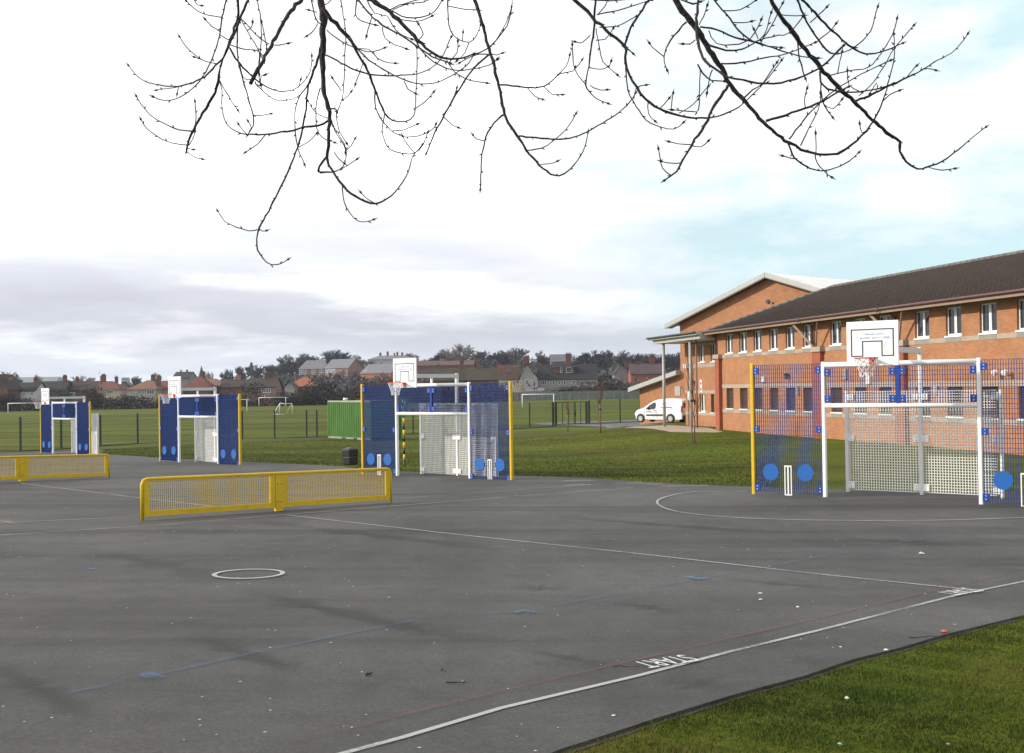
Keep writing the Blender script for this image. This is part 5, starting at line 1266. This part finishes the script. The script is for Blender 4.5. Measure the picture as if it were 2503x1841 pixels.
r=house('semi_detached_house','dark roofed house with a white rendered back wall behind the left football goal',16,88,956,935,308,'side',WW,RB,chim=((72,926,1.3,.5),),wins=((35,961,13,9,3),(60,961,9,4,2),(78,960,7,6,2)))
house('semi_detached_house','dark roofed house directly behind the farthest goal unit, two chimneys',82,158,956,932,313,'side',WDK,RB,chim=((144,921,1.4,.5),(163,924,1.2,.9)))
house('semi_detached_house','long dark brown roofed house right of the farthest goal unit',122,246,954,932,316,'side',WDK,RD,wins=((176,959,14,8,3),),chim=((237,921,1.3,.5),))
house('semi_detached_house','house with plain red hipped roof and white bay window, left of its tan hipped neighbour',234,297,952.5,932,306,'hip',WC,RR_,ridge=(240,262),chim=((240,919,1.5,.5),),wins=((268,954,17,9,4),))
house('semi_detached_house','low dark roofed house behind the red hipped one',262,322,950,934,322,'hip',WDK,RD,chim=((272,923,1.1,.5),))
house('semi_detached_house','tan hipped roof house with a wide white window and two dark chimneys',308,384,952,930,304,'hip',WR,ROB,ridge=(347,365),chim=((362,918,1.3,.5),(377,920,1.2,.5)),chm=WDK,wins=((368,953,18,11,3),(331,955,8,5,2)))
house('semi_detached_house','red brown roofed house just left of the second goal unit backboard',376,424,951,931,310,'hip',WR,RR_,ridge=(384,415),wins=((387,956,12,9,3),))
house('semi_detached_house','steep dark red hipped house behind the second goal unit, tall chimney',444,512,948,919,318,'hip',WDK,RR_,ridge=(476,484),chim=((487,912,1.4,.5),))
house('semi_detached_house','orange brown low roofed house right of the dark red one',492,548,944,926,325,'hip',WDK,ROB,ridge=(497,520))
house('semi_detached_house','dark house with pale edged gable and orange chimney, left of the round dark bush',536,604,946,927,322,'side',WDK,RD,chim=((575,918,1.5,.5),),chm=WO_)
house('semi_detached_house','dark roofed house with pale panelled wall right of the round dark bush',600,676,946,925,318,'side',WP,RD,chim=((644,915,1.5,.5),(667,916,1.6,.5)),wins=((650,950,22,10,5),(643,966,8,4,2)))
house('semi_detached_house','house with bright orange hipped roof in front of the brick flats',702,772,945,921.5,309,'hip',WDK,RO,ridge=(733,745),wins=((716,947,10,6,2),))
house('porch_gable','small dark gabled annexe in front of the orange hipped roof',694,722,943,933,303,'front',WR,RB,deep=4,cat='house')
# dark gable and distant sheds on the left
house('distant_house','tall grey gabled house against the sky above the second backboard',420,463,924,909,520,'side',pcol('render_dim',(.20,.18,.19)),RB,deep=14,ridge=None,chim=((447,906,1.0,.5),(432,907,.8,.5)))
house('factory_shed','long low blue grey factory roof on the skyline at far left',10,138,935,922,700,'hip',RG,pcol('roof_blue_grey',(.17,.19,.21)),deep=30,ridge=(20,122),cat='factory')
b=MB(); o=og(304,1500); z1=at(304,923,1500).z; b.box(-4,4,0,10,-5,z1-o.z); 
t_=empty('tower_block',tuple(o),0,'tiny pale tower block on the horizon between two roofs','tower block'); b.build('wall',pcol('pale_block',(.22,.24,.27)),t_)
for k in range(4):
    b=MB(); b.box(-3.4,3.4,-.12,-.01,z1-o.z-3-k*3.6,z1-o.z-1.6-k*3.6); b.build('window_row',GLF,t_)
# church spire
o=og(493,640); zt=at(493,893,640).z-o.z; ch_=empty('church_spire',tuple(o),0,'thin dark church spire on the skyline left of centre','church')
b=MB(); b.box(-1.9,1.9,-1.9,1.9,-3,zt-9); b.build('tower',pcol('dark_stone',(.05,.05,.055)),ch_); b=MB(); b.add([(-1.9,-1.9,zt-9),(1.9,-1.9,zt-9),(1.9,1.9,zt-9),(-1.9,1.9,zt-9),(0,0,zt)],[(0,1,4),(1,2,4),(2,3,4),(3,0,4)]); b.build('spire',pcol('dark_slate',(.035,.038,.045)),ch_)
# brick flats on the hill
def flats():
    d=560; root,X,sc,ze,zr=house('apartment_block','pink brick flats with grey roofs and rows of windows on the wooded hill',729,800,902,881,d,'hip',WP,RG,deep=12,ridge=(745,790),cat='flats')
    for r_ in (0,1,2):
        for px in (735,741,748,764,770,783,789): win(root,X(px),at(765,903+r_*5.2+2.8,d).z-root.location.z,1.1,1.0,-.03,2)
    d=552; root,X,sc,ze,zr=house('apartment_block','brick flats with white windows and big plain gable end, right of the pair',788,858,900,878,d,'side',WP,RG,deep=14,rz=math.radians(-24),cat='flats')
    for r_ in (0,1,2):
        for px in (793,799,805,811,817): win(root,X(px),at(823,901+r_*5.2+2.8,d).z-root.location.z,1.1,1.0,-.03,2)
flats()
house('hillside_house','orange brick gable end with a long grey roof on the slope right of the flats',876,960,913,890,500,'side',WO_,RG,deep=18,rz=math.radians(-18),wins=((886,905,3,4,2),(893,905,3,4,2)))
r_=house('mansion','large pale flat topped house with a row of chimneys on the hilltop',898,1012,878.5,869,690,'hip',pcol('pale_stucco',(.34,.33,.33)),RG,deep=16,ridge=(925,990),chim=((927,864,1.8,.5),(945,861,1.8,.5),(962,865,1.4,.5),(969,862,1.6,.5),(981,863,1.6,.5)),chm=WDK,cat='mansion')
house('hillside_house','low brown brick house far up the slope below the pale bare tree',1000,1160,893,882,470,'side',pcol('brick_dim',(.13,.08,.07)),pcol('roof_dim',(.10,.055,.045)),deep=9,chim=((1094,877,1.2,.5),(1165,878,1.2,.5)))
# terraces on the right
T1=house('terraced_house','long mossy dark roof of a brick terrace directly above the middle goal unit',1052,1145,930,900,334,'side',WDK,pcol('roof_mossy',(.045,.036,.022),.3),chim=((1128,884,1.7,.5),(1070,893,1.2,.5)))
house('terraced_house','second mossy roofed terrace section with a pale gable slope and short chimney',1140,1222,929,900,332,'side',WDK,pcol('roof_mossy2',(.048,.036,.024),.3),chim=((1168,885,1.3,.5),(1218,888,1.8,.5)))
house('terraced_house','brown roofed terrace section touching the pale rendered gable, small orange dormer chimney',1216,1274,927,892,328,'side',WC,pcol('roof_brown',(.065,.036,.028),.3),chim=((1226,903,1.4,.15),),wins=((1257,932,5,14,1),(1236,932,8,7,2)),chm=WO_)
g,X,sc,ze,zr=house('gabled_house','pale grey rendered gable end with white windows, facing the field',1268,1317,925,890,322,'front',WR,RB,deep=12,ridge=(1289,1289),chim=((1289,872,2.0,.15),),wins=((1273,931,4,9,1),(1288,928,9,13,2),(1300,929,4,10,1)))
b=MB(); P=lambda px,py: (X(px),-2.6,at(px,py,319.4).z-g.location.z)
a1,a2,a3,a4=P(1285,946),P(1328,952),P(1318,941),P(1283,941)
b.add([(X(1284),-3.6,2.55),(X(1330),-3.6,2.55),(X(1330),-.05,3.5),(X(1284),-.05,3.5)],[(0,1,2,3)]); b.build('lean_to_roof',RG,g)
b=MB(); b.box(X(1286),X(1328),-3.4,-.05,-.5,2.5); b.build('lean_to_wall',WR,g)
T=house('terraced_house','very dark steep roofed terrace with pale render walls and a red brick dormer',1314,1464,927,890,330,'side',WR,RB,chim=((1392,866,2.3,.5),),wins=((1329,929,14,12,3),(1353,929,5,11,1),(1367,930,5,10,1),(1380,930,5,10,1),(1401,930,10,9,3)))
root,X,sc,ze,zr=T; o=root.location
zt=at(1380,897,329).z-o.z; zb_=at(1380,913,329).z-o.z
b=MB(); b.box(X(1354),X(1406),1.2,4.0,zb_,zt); dm=b.build('dormer',WDK,root)
b=MB(); b.box(X(1351),X(1409),.9,4.3,zt,zt+.18); b.build('dormer_roof',RG,dm)
for px,w in ((1373,5),(1392,15)):
    b=MB(); b.box(X(px)-w*sc/2,X(px)+w*sc/2,1.1,1.19,zb_+.2,zt-.15); b.build('dormer_window',FRAME,dm)
    b=MB(); b.box(X(px)-w*sc/2+.08,X(px)+w*sc/2-.08,1.07,1.099,zb_+.3,zt-.25) ; b.build('dormer_pane',GLF,dm)
house('school_hall','slate roofed hall with small gable crosses on the far skyline',1346,1402,884,866,430,'side',pcol('hall_wall',(.17,.13,.11)),pcol('slate',(.10,.10,.12)),deep=14,cat='building')
house('terraced_house','dim purple brown roofed house with a pale grey gable among trees',1500,1560,915,893,360,'front',pcol('gable_grey_dim',(.22,.20,.21)),RD,ridge=(1517,1517),chim=((1534,886,1.5,.4),))
house('terraced_house','brick gabled house with tall chimney at the right end of the background row',1540,1625,914,889,352,'side',WB,pcol('roof_purple',(.070,.045,.048),.25),chim=((1599,869,2.2,.5),(1563,887,1.2,.5)))
# grey palisade fence of vertical panels
pal=empty('palisade_fence',(0,300,0),0,'pale grey green upright board fence along the far right edge of the playing field','fence')
PALM=[mat('fence_panel_%s'%n_,c,.8,.2,.8) for n_,c in (('grey',(.17,.175,.165)),('green_grey',(.12,.16,.145)),('dull',(.14,.135,.135)))]
pa,pb=og(1235,306),og(1665,316); n=60
for k in range(n):
    a=pa.lerp(pb,k/n);c=pa.lerp(pb,(k+1)/n); z=G(a.x,a.y); b=MB(); off_=(k%3)*.03
    b.box(a.x+.03,c.x-.03,a.y-300+off_,a.y-300+off_+.06,z-.1,z+2.35+.05*((k*7)%3)); b.build('board',PALM[(k*5)%3],pal)

# ---------------------------------------------------------------- far trees
def wood(n,c,v=.25): return mat(n,c,.95,v,.3)
BT=[wood('far_twigs_grey',(.080,.072,.078)),wood('far_twigs_blue',(.040,.046,.062)),wood('far_twigs_brown',(.062,.038,.036)),wood('far_twigs_pale',(.26,.215,.20))]
EVM=[wood('far_evergreen',(.022,.030,.026)),wood('far_evergreen_warm',(.035,.030,.020))]
def bare_mesh(seed,spread=.5,dens=1.0,rt=.0062):
    random.seed(seed); b=MB()
    def seg(p,q,r0,r1):
        d=(q-p); a=d.cross(Vector((.3,.9,.2))).normalized(); c=d.cross(a).normalized()
        V=[]
        for e,r in ((p,r0),(q,r1)):
            for k in range(3):
                t=2.094*k; V.append(e+a*math.cos(t)*r+c*math.sin(t)*r)
        b.add(V,[(0,1,4,3),(1,2,5,4),(2,0,3,5)])
    def grow(p,d,l,r,lv):
        k=3;q=p
        for i in range(k):
            d=(d+Vector((random.uniform(-.16,.16),random.uniform(-.16,.16),random.uniform(-.03,.10)))).normalized(); nq=q+d*l/k; seg(q,nq,r*(1-.22*i),r*(1-.22*(i+1))); q=nq
            if lv>0 and i>0 or lv>2:
                for _ in range(2 if lv!=3 else 1):
                    a=random.uniform(0,6.28); s_=random.uniform(.5,.95); nd=(d*.8+Vector((math.cos(a),math.sin(a),random.uniform(-.1,.35)))*s_).normalized()
                    if lv>0: grow(q,nd,l*random.uniform(.5,.72),max(rt,r*.5),lv-1)
        if lv>0:
            for _ in range(3):
                a=random.uniform(0,6.28); nd=(d+Vector((math.cos(a),math.sin(a),.1))*spread).normalized(); grow(q,nd,l*random.uniform(.6,.78),max(rt,r*.55),lv-1)
    grow(Vector((0,0,0)),Vector((0,0,1)),.30,.022,4)
    return b
def split_tree(b): return b
bare=[]
for s_ in range(5):
    bb=bare_mesh(20+s_,spread=.6+.1*(s_%3)); zs=max(v[2] for v in bb.v); bb.v=[(v[0]/zs,v[1]/zs,v[2]/zs) for v in bb.v]; bare.append([bb.mesh('bare_crown',m_) for m_ in BT])
def clump_mesh(seed,n=900,shape='round'):
    random.seed(seed); b=MB(); cen=[(random.uniform(-.3,.3),random.uniform(-.3,.3),random.uniform(.25,.8),random.uniform(.16,.30)) for _ in range(9)]
    for i in range(n):
        if shape=='cone':
            z=random.random()**.8; r=.24*(1-z)+.02; a=random.uniform(0,6.28); rr=r*random.uniform(.6,1.1); c=Vector((rr*math.cos(a),rr*math.sin(a),z))
        else:
            cx_,cy_,cz,r=random.choice(cen); v=Vector((random.gauss(0,1),random.gauss(0,1),random.gauss(0,1))).normalized()*r*random.uniform(.75,1.08); c=Vector((cx_,cy_,cz))+v
            if c.z<0: c.z=abs(c.z)*.5
        s=random.uniform(.018,.042); u=Vector((random.gauss(0,1),random.gauss(0,1),random.gauss(0,1))).normalized(); w=u.orthogonal().normalized()
        b.add([c+u*s,c+w*s*.7,c-u*s,c-w*s*.7],[(0,1,2,3)])
    return b
cl=[[clump_mesh(50+k).mesh('leaf_crown',m_) for m_ in EVM+[BT[2]]] for k in range(4)]; cone=[clump_mesh(70,700,'cone').mesh('leaf_crown',m_) for m_ in EVM]
TRK=mat('far_trunk',(.05,.042,.038),.95,.2,1)
trk=MB().tube([(0,0,-.1),(0,0,.35)],[.03,.022],5).mesh('trunk',TRK)
def tree(name,label,px,ytop,d,wpx,me,group,trunk=True,ybase=None,cat='tree'):
    o=og(px,d); z1=at(px,ytop,d).z; zb_=o.z if ybase is None else at(px,ybase,d).z; h=max(1.5,z1-zb_); w=wpx*d/FPX
    root=empty(name,(o.x,o.y,zb_ if ybase is None else zb_),random.uniform(0,6.28),label,cat,group)
    xs=[v.co.x for v in me.vertices]; mw=max(xs)-min(xs)
    c=link('crown',me,root); c.scale=(w/mw,w/mw,h)
    if trunk: t=link('trunk',trk,root); t.scale=(h,h,h)
    return root
random.seed(5)
HT='bare trees on the wooded hill skyline'
sky_trees=[
 (560,900,620,22,'r',1,'low grey bare tree left of the small cypress'),(590,893,640,26,'r',0,'pale bare tree on the skyline above the low dark gable'),
 (625,891,640,30,'r',1,'bluish bare tree at the left foot of the wooded hill'),(655,889,650,30,'r',0,'grey bare tree on the rising skyline'),(687,885,640,34,'r',1,'dense bluish bare tree between conifer and flats'),
 (707,865,620,42,'r',0,'tall grey bare tree left of the brick flats'),(740,872,640,34,'r',1,'bluish bare tree just behind the left flats'),(768,862,660,44,'r',0,'tall bare tree above the left flats roof'),
 (806,853,680,60,'r',1,'broad dark bare tree crowning the hill behind the flats'),(845,862,700,30,'r',0,'bare tree with dark core above the right gable of the flats'),(874,866,720,38,'r',3,'pale wispy bare tree right of the flats'),
 (1003,862,720,30,'r',0,'wispy bare tree right of the hilltop mansion'),(1020,866,700,26,'r',3,'small pale bare tree behind the arm of the backboard'),(1050,872,640,32,'r',1,'low round bluish bare tree above the backboard arm'),
 (1088,853,620,36,'r',1,'dark rounded tree left of the tall pale one'),(1137,838,600,64,'r',3,'tallest pale bare tree with a wide see-through crown'),(1190,856,590,54,'r',1,'dark round tree right of the tallest pale one'),
 (1225,858,600,30,'r',1,'narrow dark bare tree beside the large grey one'),(1257,847,590,58,'r',0,'large grey bare tree left of the brick chimney'),
 (1318,855,620,16,'r',0,'thin spiky bare tree above the gabled house'),(1338,868,560,30,'r',2,'low brownish tree left of the slate hall'),
 (1418,868,540,30,'r',1,'low grey tree right of the slate hall'),(1448,855,520,38,'r',1,'dark bare tree right of the big terrace chimney'),(1477,853,520,32,'r',0,'umbrella shaped bare tree on the right skyline'),
 (1522,855,540,34,'r',0,'grey bare tree with pointed top on the right skyline'),(1552,862,520,36,'r',2,'brownish bare tree above the brick gabled house'),(1590,866,500,34,'r',2,'brown tree behind the tall end chimney'),(1622,864,500,30,'r',1,'bluish tree just left of the canopy post'),(1655,858,500,34,'r',1,'dark bare tree behind the canopy'),
 (15,906,520,36,'r',0,'wispy bare tree on the skyline at the far left edge'),(38,908,540,24,'r',0,'thin bare tree above the factory shed'),(94,913,520,16,'r',3,'faint bare tree behind the factory roof'),(200,917,700,34,'r',3,'faint bare tree between roofs left of the aerial'),(328,917,560,22,'r',1,'dark rounded bare tree by the tower block'),(386,910,540,20,'r',0,'bare tree behind the tan roofed house'),(515,907,560,22,'r',3,'pale bare tree right of the church spire'),
]
for i,(px,yt,d,w,k,mi,lb) in enumerate(sky_trees):
    tree('bare_tree',lb,px,yt,d,w*1.6,bare[i%5][mi],HT)
for px,yt,d,w,lb in ((615,886,600,26,'dark conical evergreen on the hill left of the flats'),(568,905,560,9,'slim dark cypress in front of the hillside'),(840,866,600,20,'dark evergreen beside the right gable of the flats')):
    tree('evergreen_tree',lb,px,yt,d,w,cone[0],'evergreens on the hill',ybase=yt+38)
for px,yt,d,w,yb,lb in ((665,895,560,44,922,'broad dark evergreen clump on the slope left of the flats'),(905,884,520,40,912,'dark evergreen clump between flats and mansion'),(858,874,560,34,905,'dark tree at the right gable of the flats'),(1460,870,430,70,905,'dense dark clump behind the terrace'),(1050,880,520,60,905,'dark clump above the terrace roofs left'),(1180,872,520,70,905,'dark clump below the round dark tree'),(1250,880,520,60,905,'dark clump below the large grey tree'),(1560,880,420,80,910,'dark clump behind the brick gabled house')):
    tree('evergreen_tree',lb,px,yt,d,w,cl[int(px)%4][0],'evergreens on the hill',ybase=yb,trunk=False)
# bushes and garden hedges along the far edge of the field
bush=[(14,955,298,50,998,0),(60,975,300,60,1000,1),(112,978,300,60,998,2),(150,948,302,40,985,0),(185,970,300,50,998,2),(222,948,300,52,1000,0),(248,958,298,40,998,1),(282,965,300,40,997,2),(315,960,300,40,996,2),(345,972,300,50,995,1),(378,972,300,40,994,1),(405,965,300,40,993,2),
 (566,955,302,40,988,2),(612,937,300,62,987,0),(690,955,300,40,984,1),(722,958,300,44,984,2),(745,948,300,44,984,0),(785,940,300,60,984,0),(822,928,304,66,984,2),(862,925,306,70,984,2),(905,920,306,80,984,2),(950,915,308,80,984,2),(985,932,300,60,984,0),(1020,925,302,60,984,1),(1075,935,290,50,980,2),(1250,955,285,30,978,0),
 (1368,944,262,70,958,0),(1410,948,270,50,962,2),(1440,925,275,60,960,2),(1475,918,290,50,958,2),(1490,935,278,70,960,0),(1530,930,285,70,960,0),(1575,935,290,70,962,1),(1620,930,295,80,962,0),(1655,925,300,70,962,1)]
bl=['dark rounded garden bush','low brown hedge clump','reddish brown winter thicket','tall dark evergreen bush']
near_=['at the far left edge','below the white rendered house','behind the left goalpost','left of the farthest backboard','behind the farthest goal unit','between the farthest goal unit and the red roof','under the red hipped roof','below the white bay window','below the tan hipped roof','left of the white wall patch','below the wide white window','left of the second backboard','right of the second goal unit','beside the far crossbar, the largest and roundest','behind the small training goal','under the orange roof porch','below the orange hipped roof','left of the green container','behind the container roof vent','left of the middle yellow post','above the middle left blue panel','left of the middle backboard','behind the middle backboard','right of the middle backboard','above the middle top bar','beside the pale gable lean-to','under the dormer terrace','right of the dormer terrace windows','by the end of the dark terrace','above the palisade fence centre','behind the palisade fence','below the grey far gable','below the brick gabled house','left of the lean-to roof','behind the lean-to roof']
for i,(px,yt,d,w,yb,mi) in enumerate(bush):
    if px>=1250: d+=44 if d>280 else 56
    tree('garden_bush',bl[mi]+' '+near_[i],px,yt,d,w*1.25,cl[i%4][mi],'garden bushes along the far field edge',ybase=yb+4,trunk=False,cat='bush')
# wooded hillside and gardens too dense to count
def woodland():
    b=MB(); R=np.random.default_rng(4)
    spec=[(520,1680,335,430,900,6.5),(590,1700,430,600,1500,7.5),(640,1700,600,780,1500,8.5)]
    for (p0,p1,d0_,d1_,n,h) in spec:
        for _ in range(n):
            px=R.uniform(p0,p1); d=R.uniform(d0_,d1_); 
            if px<660 and d>560 and R.random()<.6: continue
            o=og(px,d); hh=h*R.uniform(.5,1.0)
            for k in range(12):
                c=Vector((o.x+R.normal()*hh*.32,o.y+R.normal()*hh*.3,o.z+hh*R.uniform(.05,1))); s=R.uniform(.35,1.0); u=Vector(R.normal(size=3)).normalized(); w=u.orthogonal().normalized(); b.add([c+u*s,c+w*s*.6,c-u*s,c-w*s*.6],[(0,1,2,3)],int(R.integers(0,4)))
    o=b.build('hillside_woodland',[BT[0],BT[1],BT[2],EVM[0]]); tag(o,'dense winter woodland covering the hill behind the houses','woodland',kind='stuff')
    b=MB()
    def hedge(n,p0,p1,da,db,h,sz,kk=6):
        for _ in range(n):
            px=R.uniform(p0,p1); d=R.uniform(da,db); o=og(px,d); hh=h*(.65+.5*math.sin(px*.043)*math.sin(px*.017+1)+R.uniform(-.15,.25))
            for k in range(kk):
                c=Vector((o.x+R.normal()*.7,o.y+R.normal()*.6,o.z+hh*R.uniform(.0,1))); s=R.uniform(.6,1.4)*sz; u=Vector(R.normal(size=3)).normalized(); w=u.orthogonal().normalized(); b.add([c+u*s,c+w*s*.6,c-u*s,c-w*s*.6],[(0,1,2,3)],int(R.choice([0,1,1,2,2])))
    hedge(1700,-150,1240,297,301,3.4,.30); hedge(900,-120,1680,318,345,5.0,.45); hedge(700,700,1240,300,303,5.2,.40); hedge(420,1400,1690,318,326,5.0,.40); hedge(200,1355,1470,317,320,3.0,.3)
    o=b.build('garden_hedge',[BT[2],EVM[0],EVM[1]]); tag(o,'continuous dark garden hedging behind the playing field','hedge',kind='stuff')
woodland()
ae=og(244,312); b=MB(); b.tube([(0,0,5),(0,0,at(244,905,312).z-ae.z)],.04,5); b.bar((-.5,0,at(244,910,312).z-ae.z),(.5,0,at(244,910,312).z-ae.z),.05); o=b.build('roof_aerial',GREY,loc=tuple(ae)); tag(o,'thin television aerial rising above the red hipped roof','aerial')

# ---------------------------------------------------------------- grass, litter, twigs
def blades(name,label,n,region,hmin,hmax,w,mats,seed,kind='stuff'):
    R=np.random.default_rng(seed); P=region(R,n); n=len(P); X=P[:,0];Y=P[:,1]; Z=Gv(X,Y)
    h=R.uniform(hmin,hmax,n)*(.45+.75*np.abs(np.sin(X*4.1+1.7*np.sin(Y*3.3)))*np.abs(np.sin(Y*5.2+X*1.9+.6))+.25*np.abs(np.sin(X*13+Y*11))); a=R.uniform(0,6.283,n); lean=R.uniform(.1,.9,n)*h; la=R.uniform(0,6.283,n); ww=w*R.uniform(.6,1.3,n)
    V=np.zeros((n,3,3)); V[:,0]=np.stack([X-np.cos(a)*ww,Y-np.sin(a)*ww,Z-.003],1); V[:,1]=np.stack([X+np.cos(a)*ww,Y+np.sin(a)*ww,Z-.003],1); V[:,2]=np.stack([X+np.cos(la)*lean,Y+np.sin(la)*lean,Z+h],1)
    me=bpy.data.meshes.new(name); me.vertices.add(3*n); me.vertices.foreach_set('co',V.reshape(-1)); me.loops.add(3*n); me.loops.foreach_set('vertex_index',np.arange(3*n,dtype=np.int32)); me.polygons.add(n); me.polygons.foreach_set('loop_start',np.arange(0,3*n,3,dtype=np.int32)); me.polygons.foreach_set('loop_total',np.full(n,3,dtype=np.int32))
    for m_ in mats: me.materials.append(m_)
    patch=np.sin(X*1.7+2*np.sin(Y*1.1))+np.sin(Y*2.3+X*.7)*.8+R.normal(0,.9,n)
    mi=np.digitize(patch,[-.7,.9,1.8]); me.polygons.foreach_set('material_index',np.minimum(mi,len(mats)-1).astype(np.int32)); me.update()
    o=bpy.data.objects.new(name,me); COL.objects.link(o); tag(o,label,'grass',kind=kind); return o
GM=[mat('grass_dark',(.018,.030,.004),.85,.2,5,spec=.2),mat('grass_mid',(.042,.070,.005),.85,.2,5,spec=.2),mat('grass_light',(.082,.105,.010),.85,.2,5,spec=.2),mat('grass_dead',(.115,.085,.030),.85,.2,5,spec=.2)]
ed=[Vector(p[:2]) for p in pe]
def region_near(R,n):
    X=R.uniform(.2,9.5,n);Y=R.uniform(2.6,15.5,n)
    # right-hand side of the court edge
    ex=np.interp(Y,[p.y for p in ed],[p.x for p in ed]); k=X>ex-.07+R.uniform(-.05,.08,n)*(1+np.sin(Y*9)*.6); 
    # thin with distance; only where the lens could plausibly see
    k&=R.uniform(0,1,n)<np.clip(7.0/Y,0,1)**1.6; k&=X<.60*Y+1.5
    return np.stack([X[k],Y[k]],1)
blades('grass_blades','short patchy green and brown grass at the near right corner',1000000,region_near,.008,.030,.0028,GM,1)
def region_far(R,n):
    px=R.uniform(250,1900,n); Yd=R.uniform(27,75,n); X=(px-CW/2)/FPX*Yd; P=np.stack([X,Yd],1)
    # keep to the lawn: behind the far court edge
    q=sorted([(p.x,p.y) for p in pf]); ey=np.interp(X,[a for a,_ in q],[c for _,c in q]); return P[(Yd>ey+.05)]
blades('lawn_tufts','short rough lawn between court and fence',200000,region_far,.015,.050,.011,GM,2)
LIT=mat('litter_white',(.55,.54,.50),.7,.1,8)
def gum():
    R=np.random.default_rng(8); b=MB()
    for _ in range(300):
        d=5.5*(1+R.random()**1.3*4.2); x=R.uniform(-.5,.5)*d; 
        if x>0: 
            ex=float(np.interp(d,[p.y for p in ed],[p.x for p in ed]))
            if x>ex-.1: continue
        r=R.uniform(.005,.012)*(1+d*.03); z=G(x,d)+.0245; n=6; V=[(x+r*R.uniform(.7,1.2)*math.cos(6.283*k/n),d+r*R.uniform(.6,1.1)*math.sin(6.283*k/n),z) for k in range(n)]; b.add(V+[(x,d,z+.004)],[(k,(k+1)%n,n) for k in range(n)])
    o=b.build('gum_spots',mat('gum_grey',(.33,.32,.29),.8,.2,9)); tag(o,'many pale chewing gum spots and crumbs trodden into the asphalt','litter',kind='stuff')
gum()
def paper(px,py,s,label,m_,name='litter_scrap',lift=.03):
    s*=.62
    p=gp(px,py); random.seed(int(px)); b=MB(); n=7; V=[(s*random.uniform(.5,1)*math.cos(6.28*k/n),s*random.uniform(.4,.9)*math.sin(6.28*k/n),random.uniform(0,s*.35)) for k in range(n)]+[(0,0,s*random.uniform(.3,.6)),(0,0,-.01)]
    b.add(V,[(k,(k+1)%n,n) for k in range(n)]+[((k+1)%n,k,n+1) for k in range(n)]); o=b.build(name,m_,loc=(p.x,p.y,p.z+lift)); tag(o,label,'litter'); return o
z4=zb
RED=mat('litter_red',(.5,.07,.03),.6,.1,5); LGN=mat('litter_green',(.25,.42,.18),.6,.1,5)
paper(*z4(1091,491),.045,'crumpled white paper ball on the asphalt right of centre',LIT)
paper(*z4(1470,930),.045,'curled white scrap lying in the near grass',LIT,lift=.03)
paper(*z4(1645,716),.05,'white wrapper on the kerb edge of the near grass',LIT)
paper(*z4(1896,632),.06,'small orange red wrapper at the grass edge on the right',RED)
paper(*z4(1440,1135),.035,'pale green scrap in the grass at the bottom edge',LGN)
paper(*z4(448,1004),.030,'flat white scrap on the asphalt near the bottom kerb',LIT,lift=.025)
paper(*z4(1793,285),.11,'flat white card lying on the court in front of the nearest goal',LIT,lift=.02)
paper(*z4(1088,459),.05,'flat pale scrap just above the paper ball on the asphalt',LIT,lift=.02)
paper(*z4(1255,520),.045,'pale scrap between the white line and the paper ball',LIT,lift=.02)
paper(*z4(1915,1135),.03,'pale leaf in the grass near the bottom right corner',mat('dry_leaf',(.3,.24,.14),.8,.2,9),'dry_leaf')
paper(*z4(1443,696),.03,'tiny white scrap beside the painted sideline on the right',LIT,lift=.02)
def twig(px0,px1,label,r=.006):
    r*=.7
    a=gp(*px0);c=gp(*px1); random.seed(int(px0[0])); Q=[a.lerp(c,k/7)+Vector((random.uniform(-.006,.006),random.uniform(-.008,.008),.030+random.uniform(0,.008))) for k in range(8)]; o_=Q[0].copy(); b=MB(); b.tube([q-o_ for q in Q],[r*(1-.07*k) for k in range(8)],5)
    o=b.build('fallen_twig',BARK,loc=tuple(o_)); tag(o,label,'twig')
zc=lambda x,y:(x/1.7968,1200+y/1.7968)
twig(zc(1960,862),zc(2050,864),'dark straight twig lying alone on the asphalt near the bottom centre',.008)
twig(z4(448,788),z4(560,793),'thin dark twig pointing at the nearer START lettering',.005)
twig(z4(785,752),z4(820,750),'short dark twig just right of the START lettering',.004)
twig(zc(1612,826),zc(1632,820),'tiny dark curled twig on the asphalt left of the straight one',.012)
twig(zc(1936,808),zc(1950,802),'very short dark crumb of bark above the straight twig',.006)
twig(z4(1740,660),z4(1870,655),'dark twig along the kerb by the red wrapper',.006)
# pale scrapes on the lawn edge beside the middle goal
for x,y,w_ in ((1415,1178,.9),(1538,1184,.8),(1412,1188.5,.7),(1600,1186,.4),(1674,1190.5,1.2)):
    a=gp(x,y); strip('worn_paint_patch',[(a.x-w_/2,a.y),(a.x+w_/2,a.y)],.22,.032,PWF,kind='structure')

# ---------------------------------------------------------------- air: one even box of thin haze round the whole scene
def haze():
    V=[(-3300,-60,-14),(3300,-60,-14),(3300,4600,-14),(-3300,4600,-14)]; V+=[(x,y,60) for x,y,_ in V]
    b=MB(); b.add(V,[(0,3,2,1),(4,5,6,7),(0,1,5,4),(1,2,6,5),(2,3,7,6),(3,0,4,7)])
    m_=bpy.data.materials.new('haze'); m_.use_nodes=True; t=m_.node_tree; t.nodes.clear(); o=N(t,'ShaderNodeOutputMaterial'); v=N(t,'ShaderNodeVolumePrincipled'); v.inputs['Color'].default_value=(.80,.86,1,1); v.inputs['Density'].default_value=.00013; v.inputs['Anisotropy'].default_value=.3
    t.links.new(v.outputs[0],o.inputs['Volume']); ob=b.build('haze',m_); tag(ob,kind='stuff')
haze()
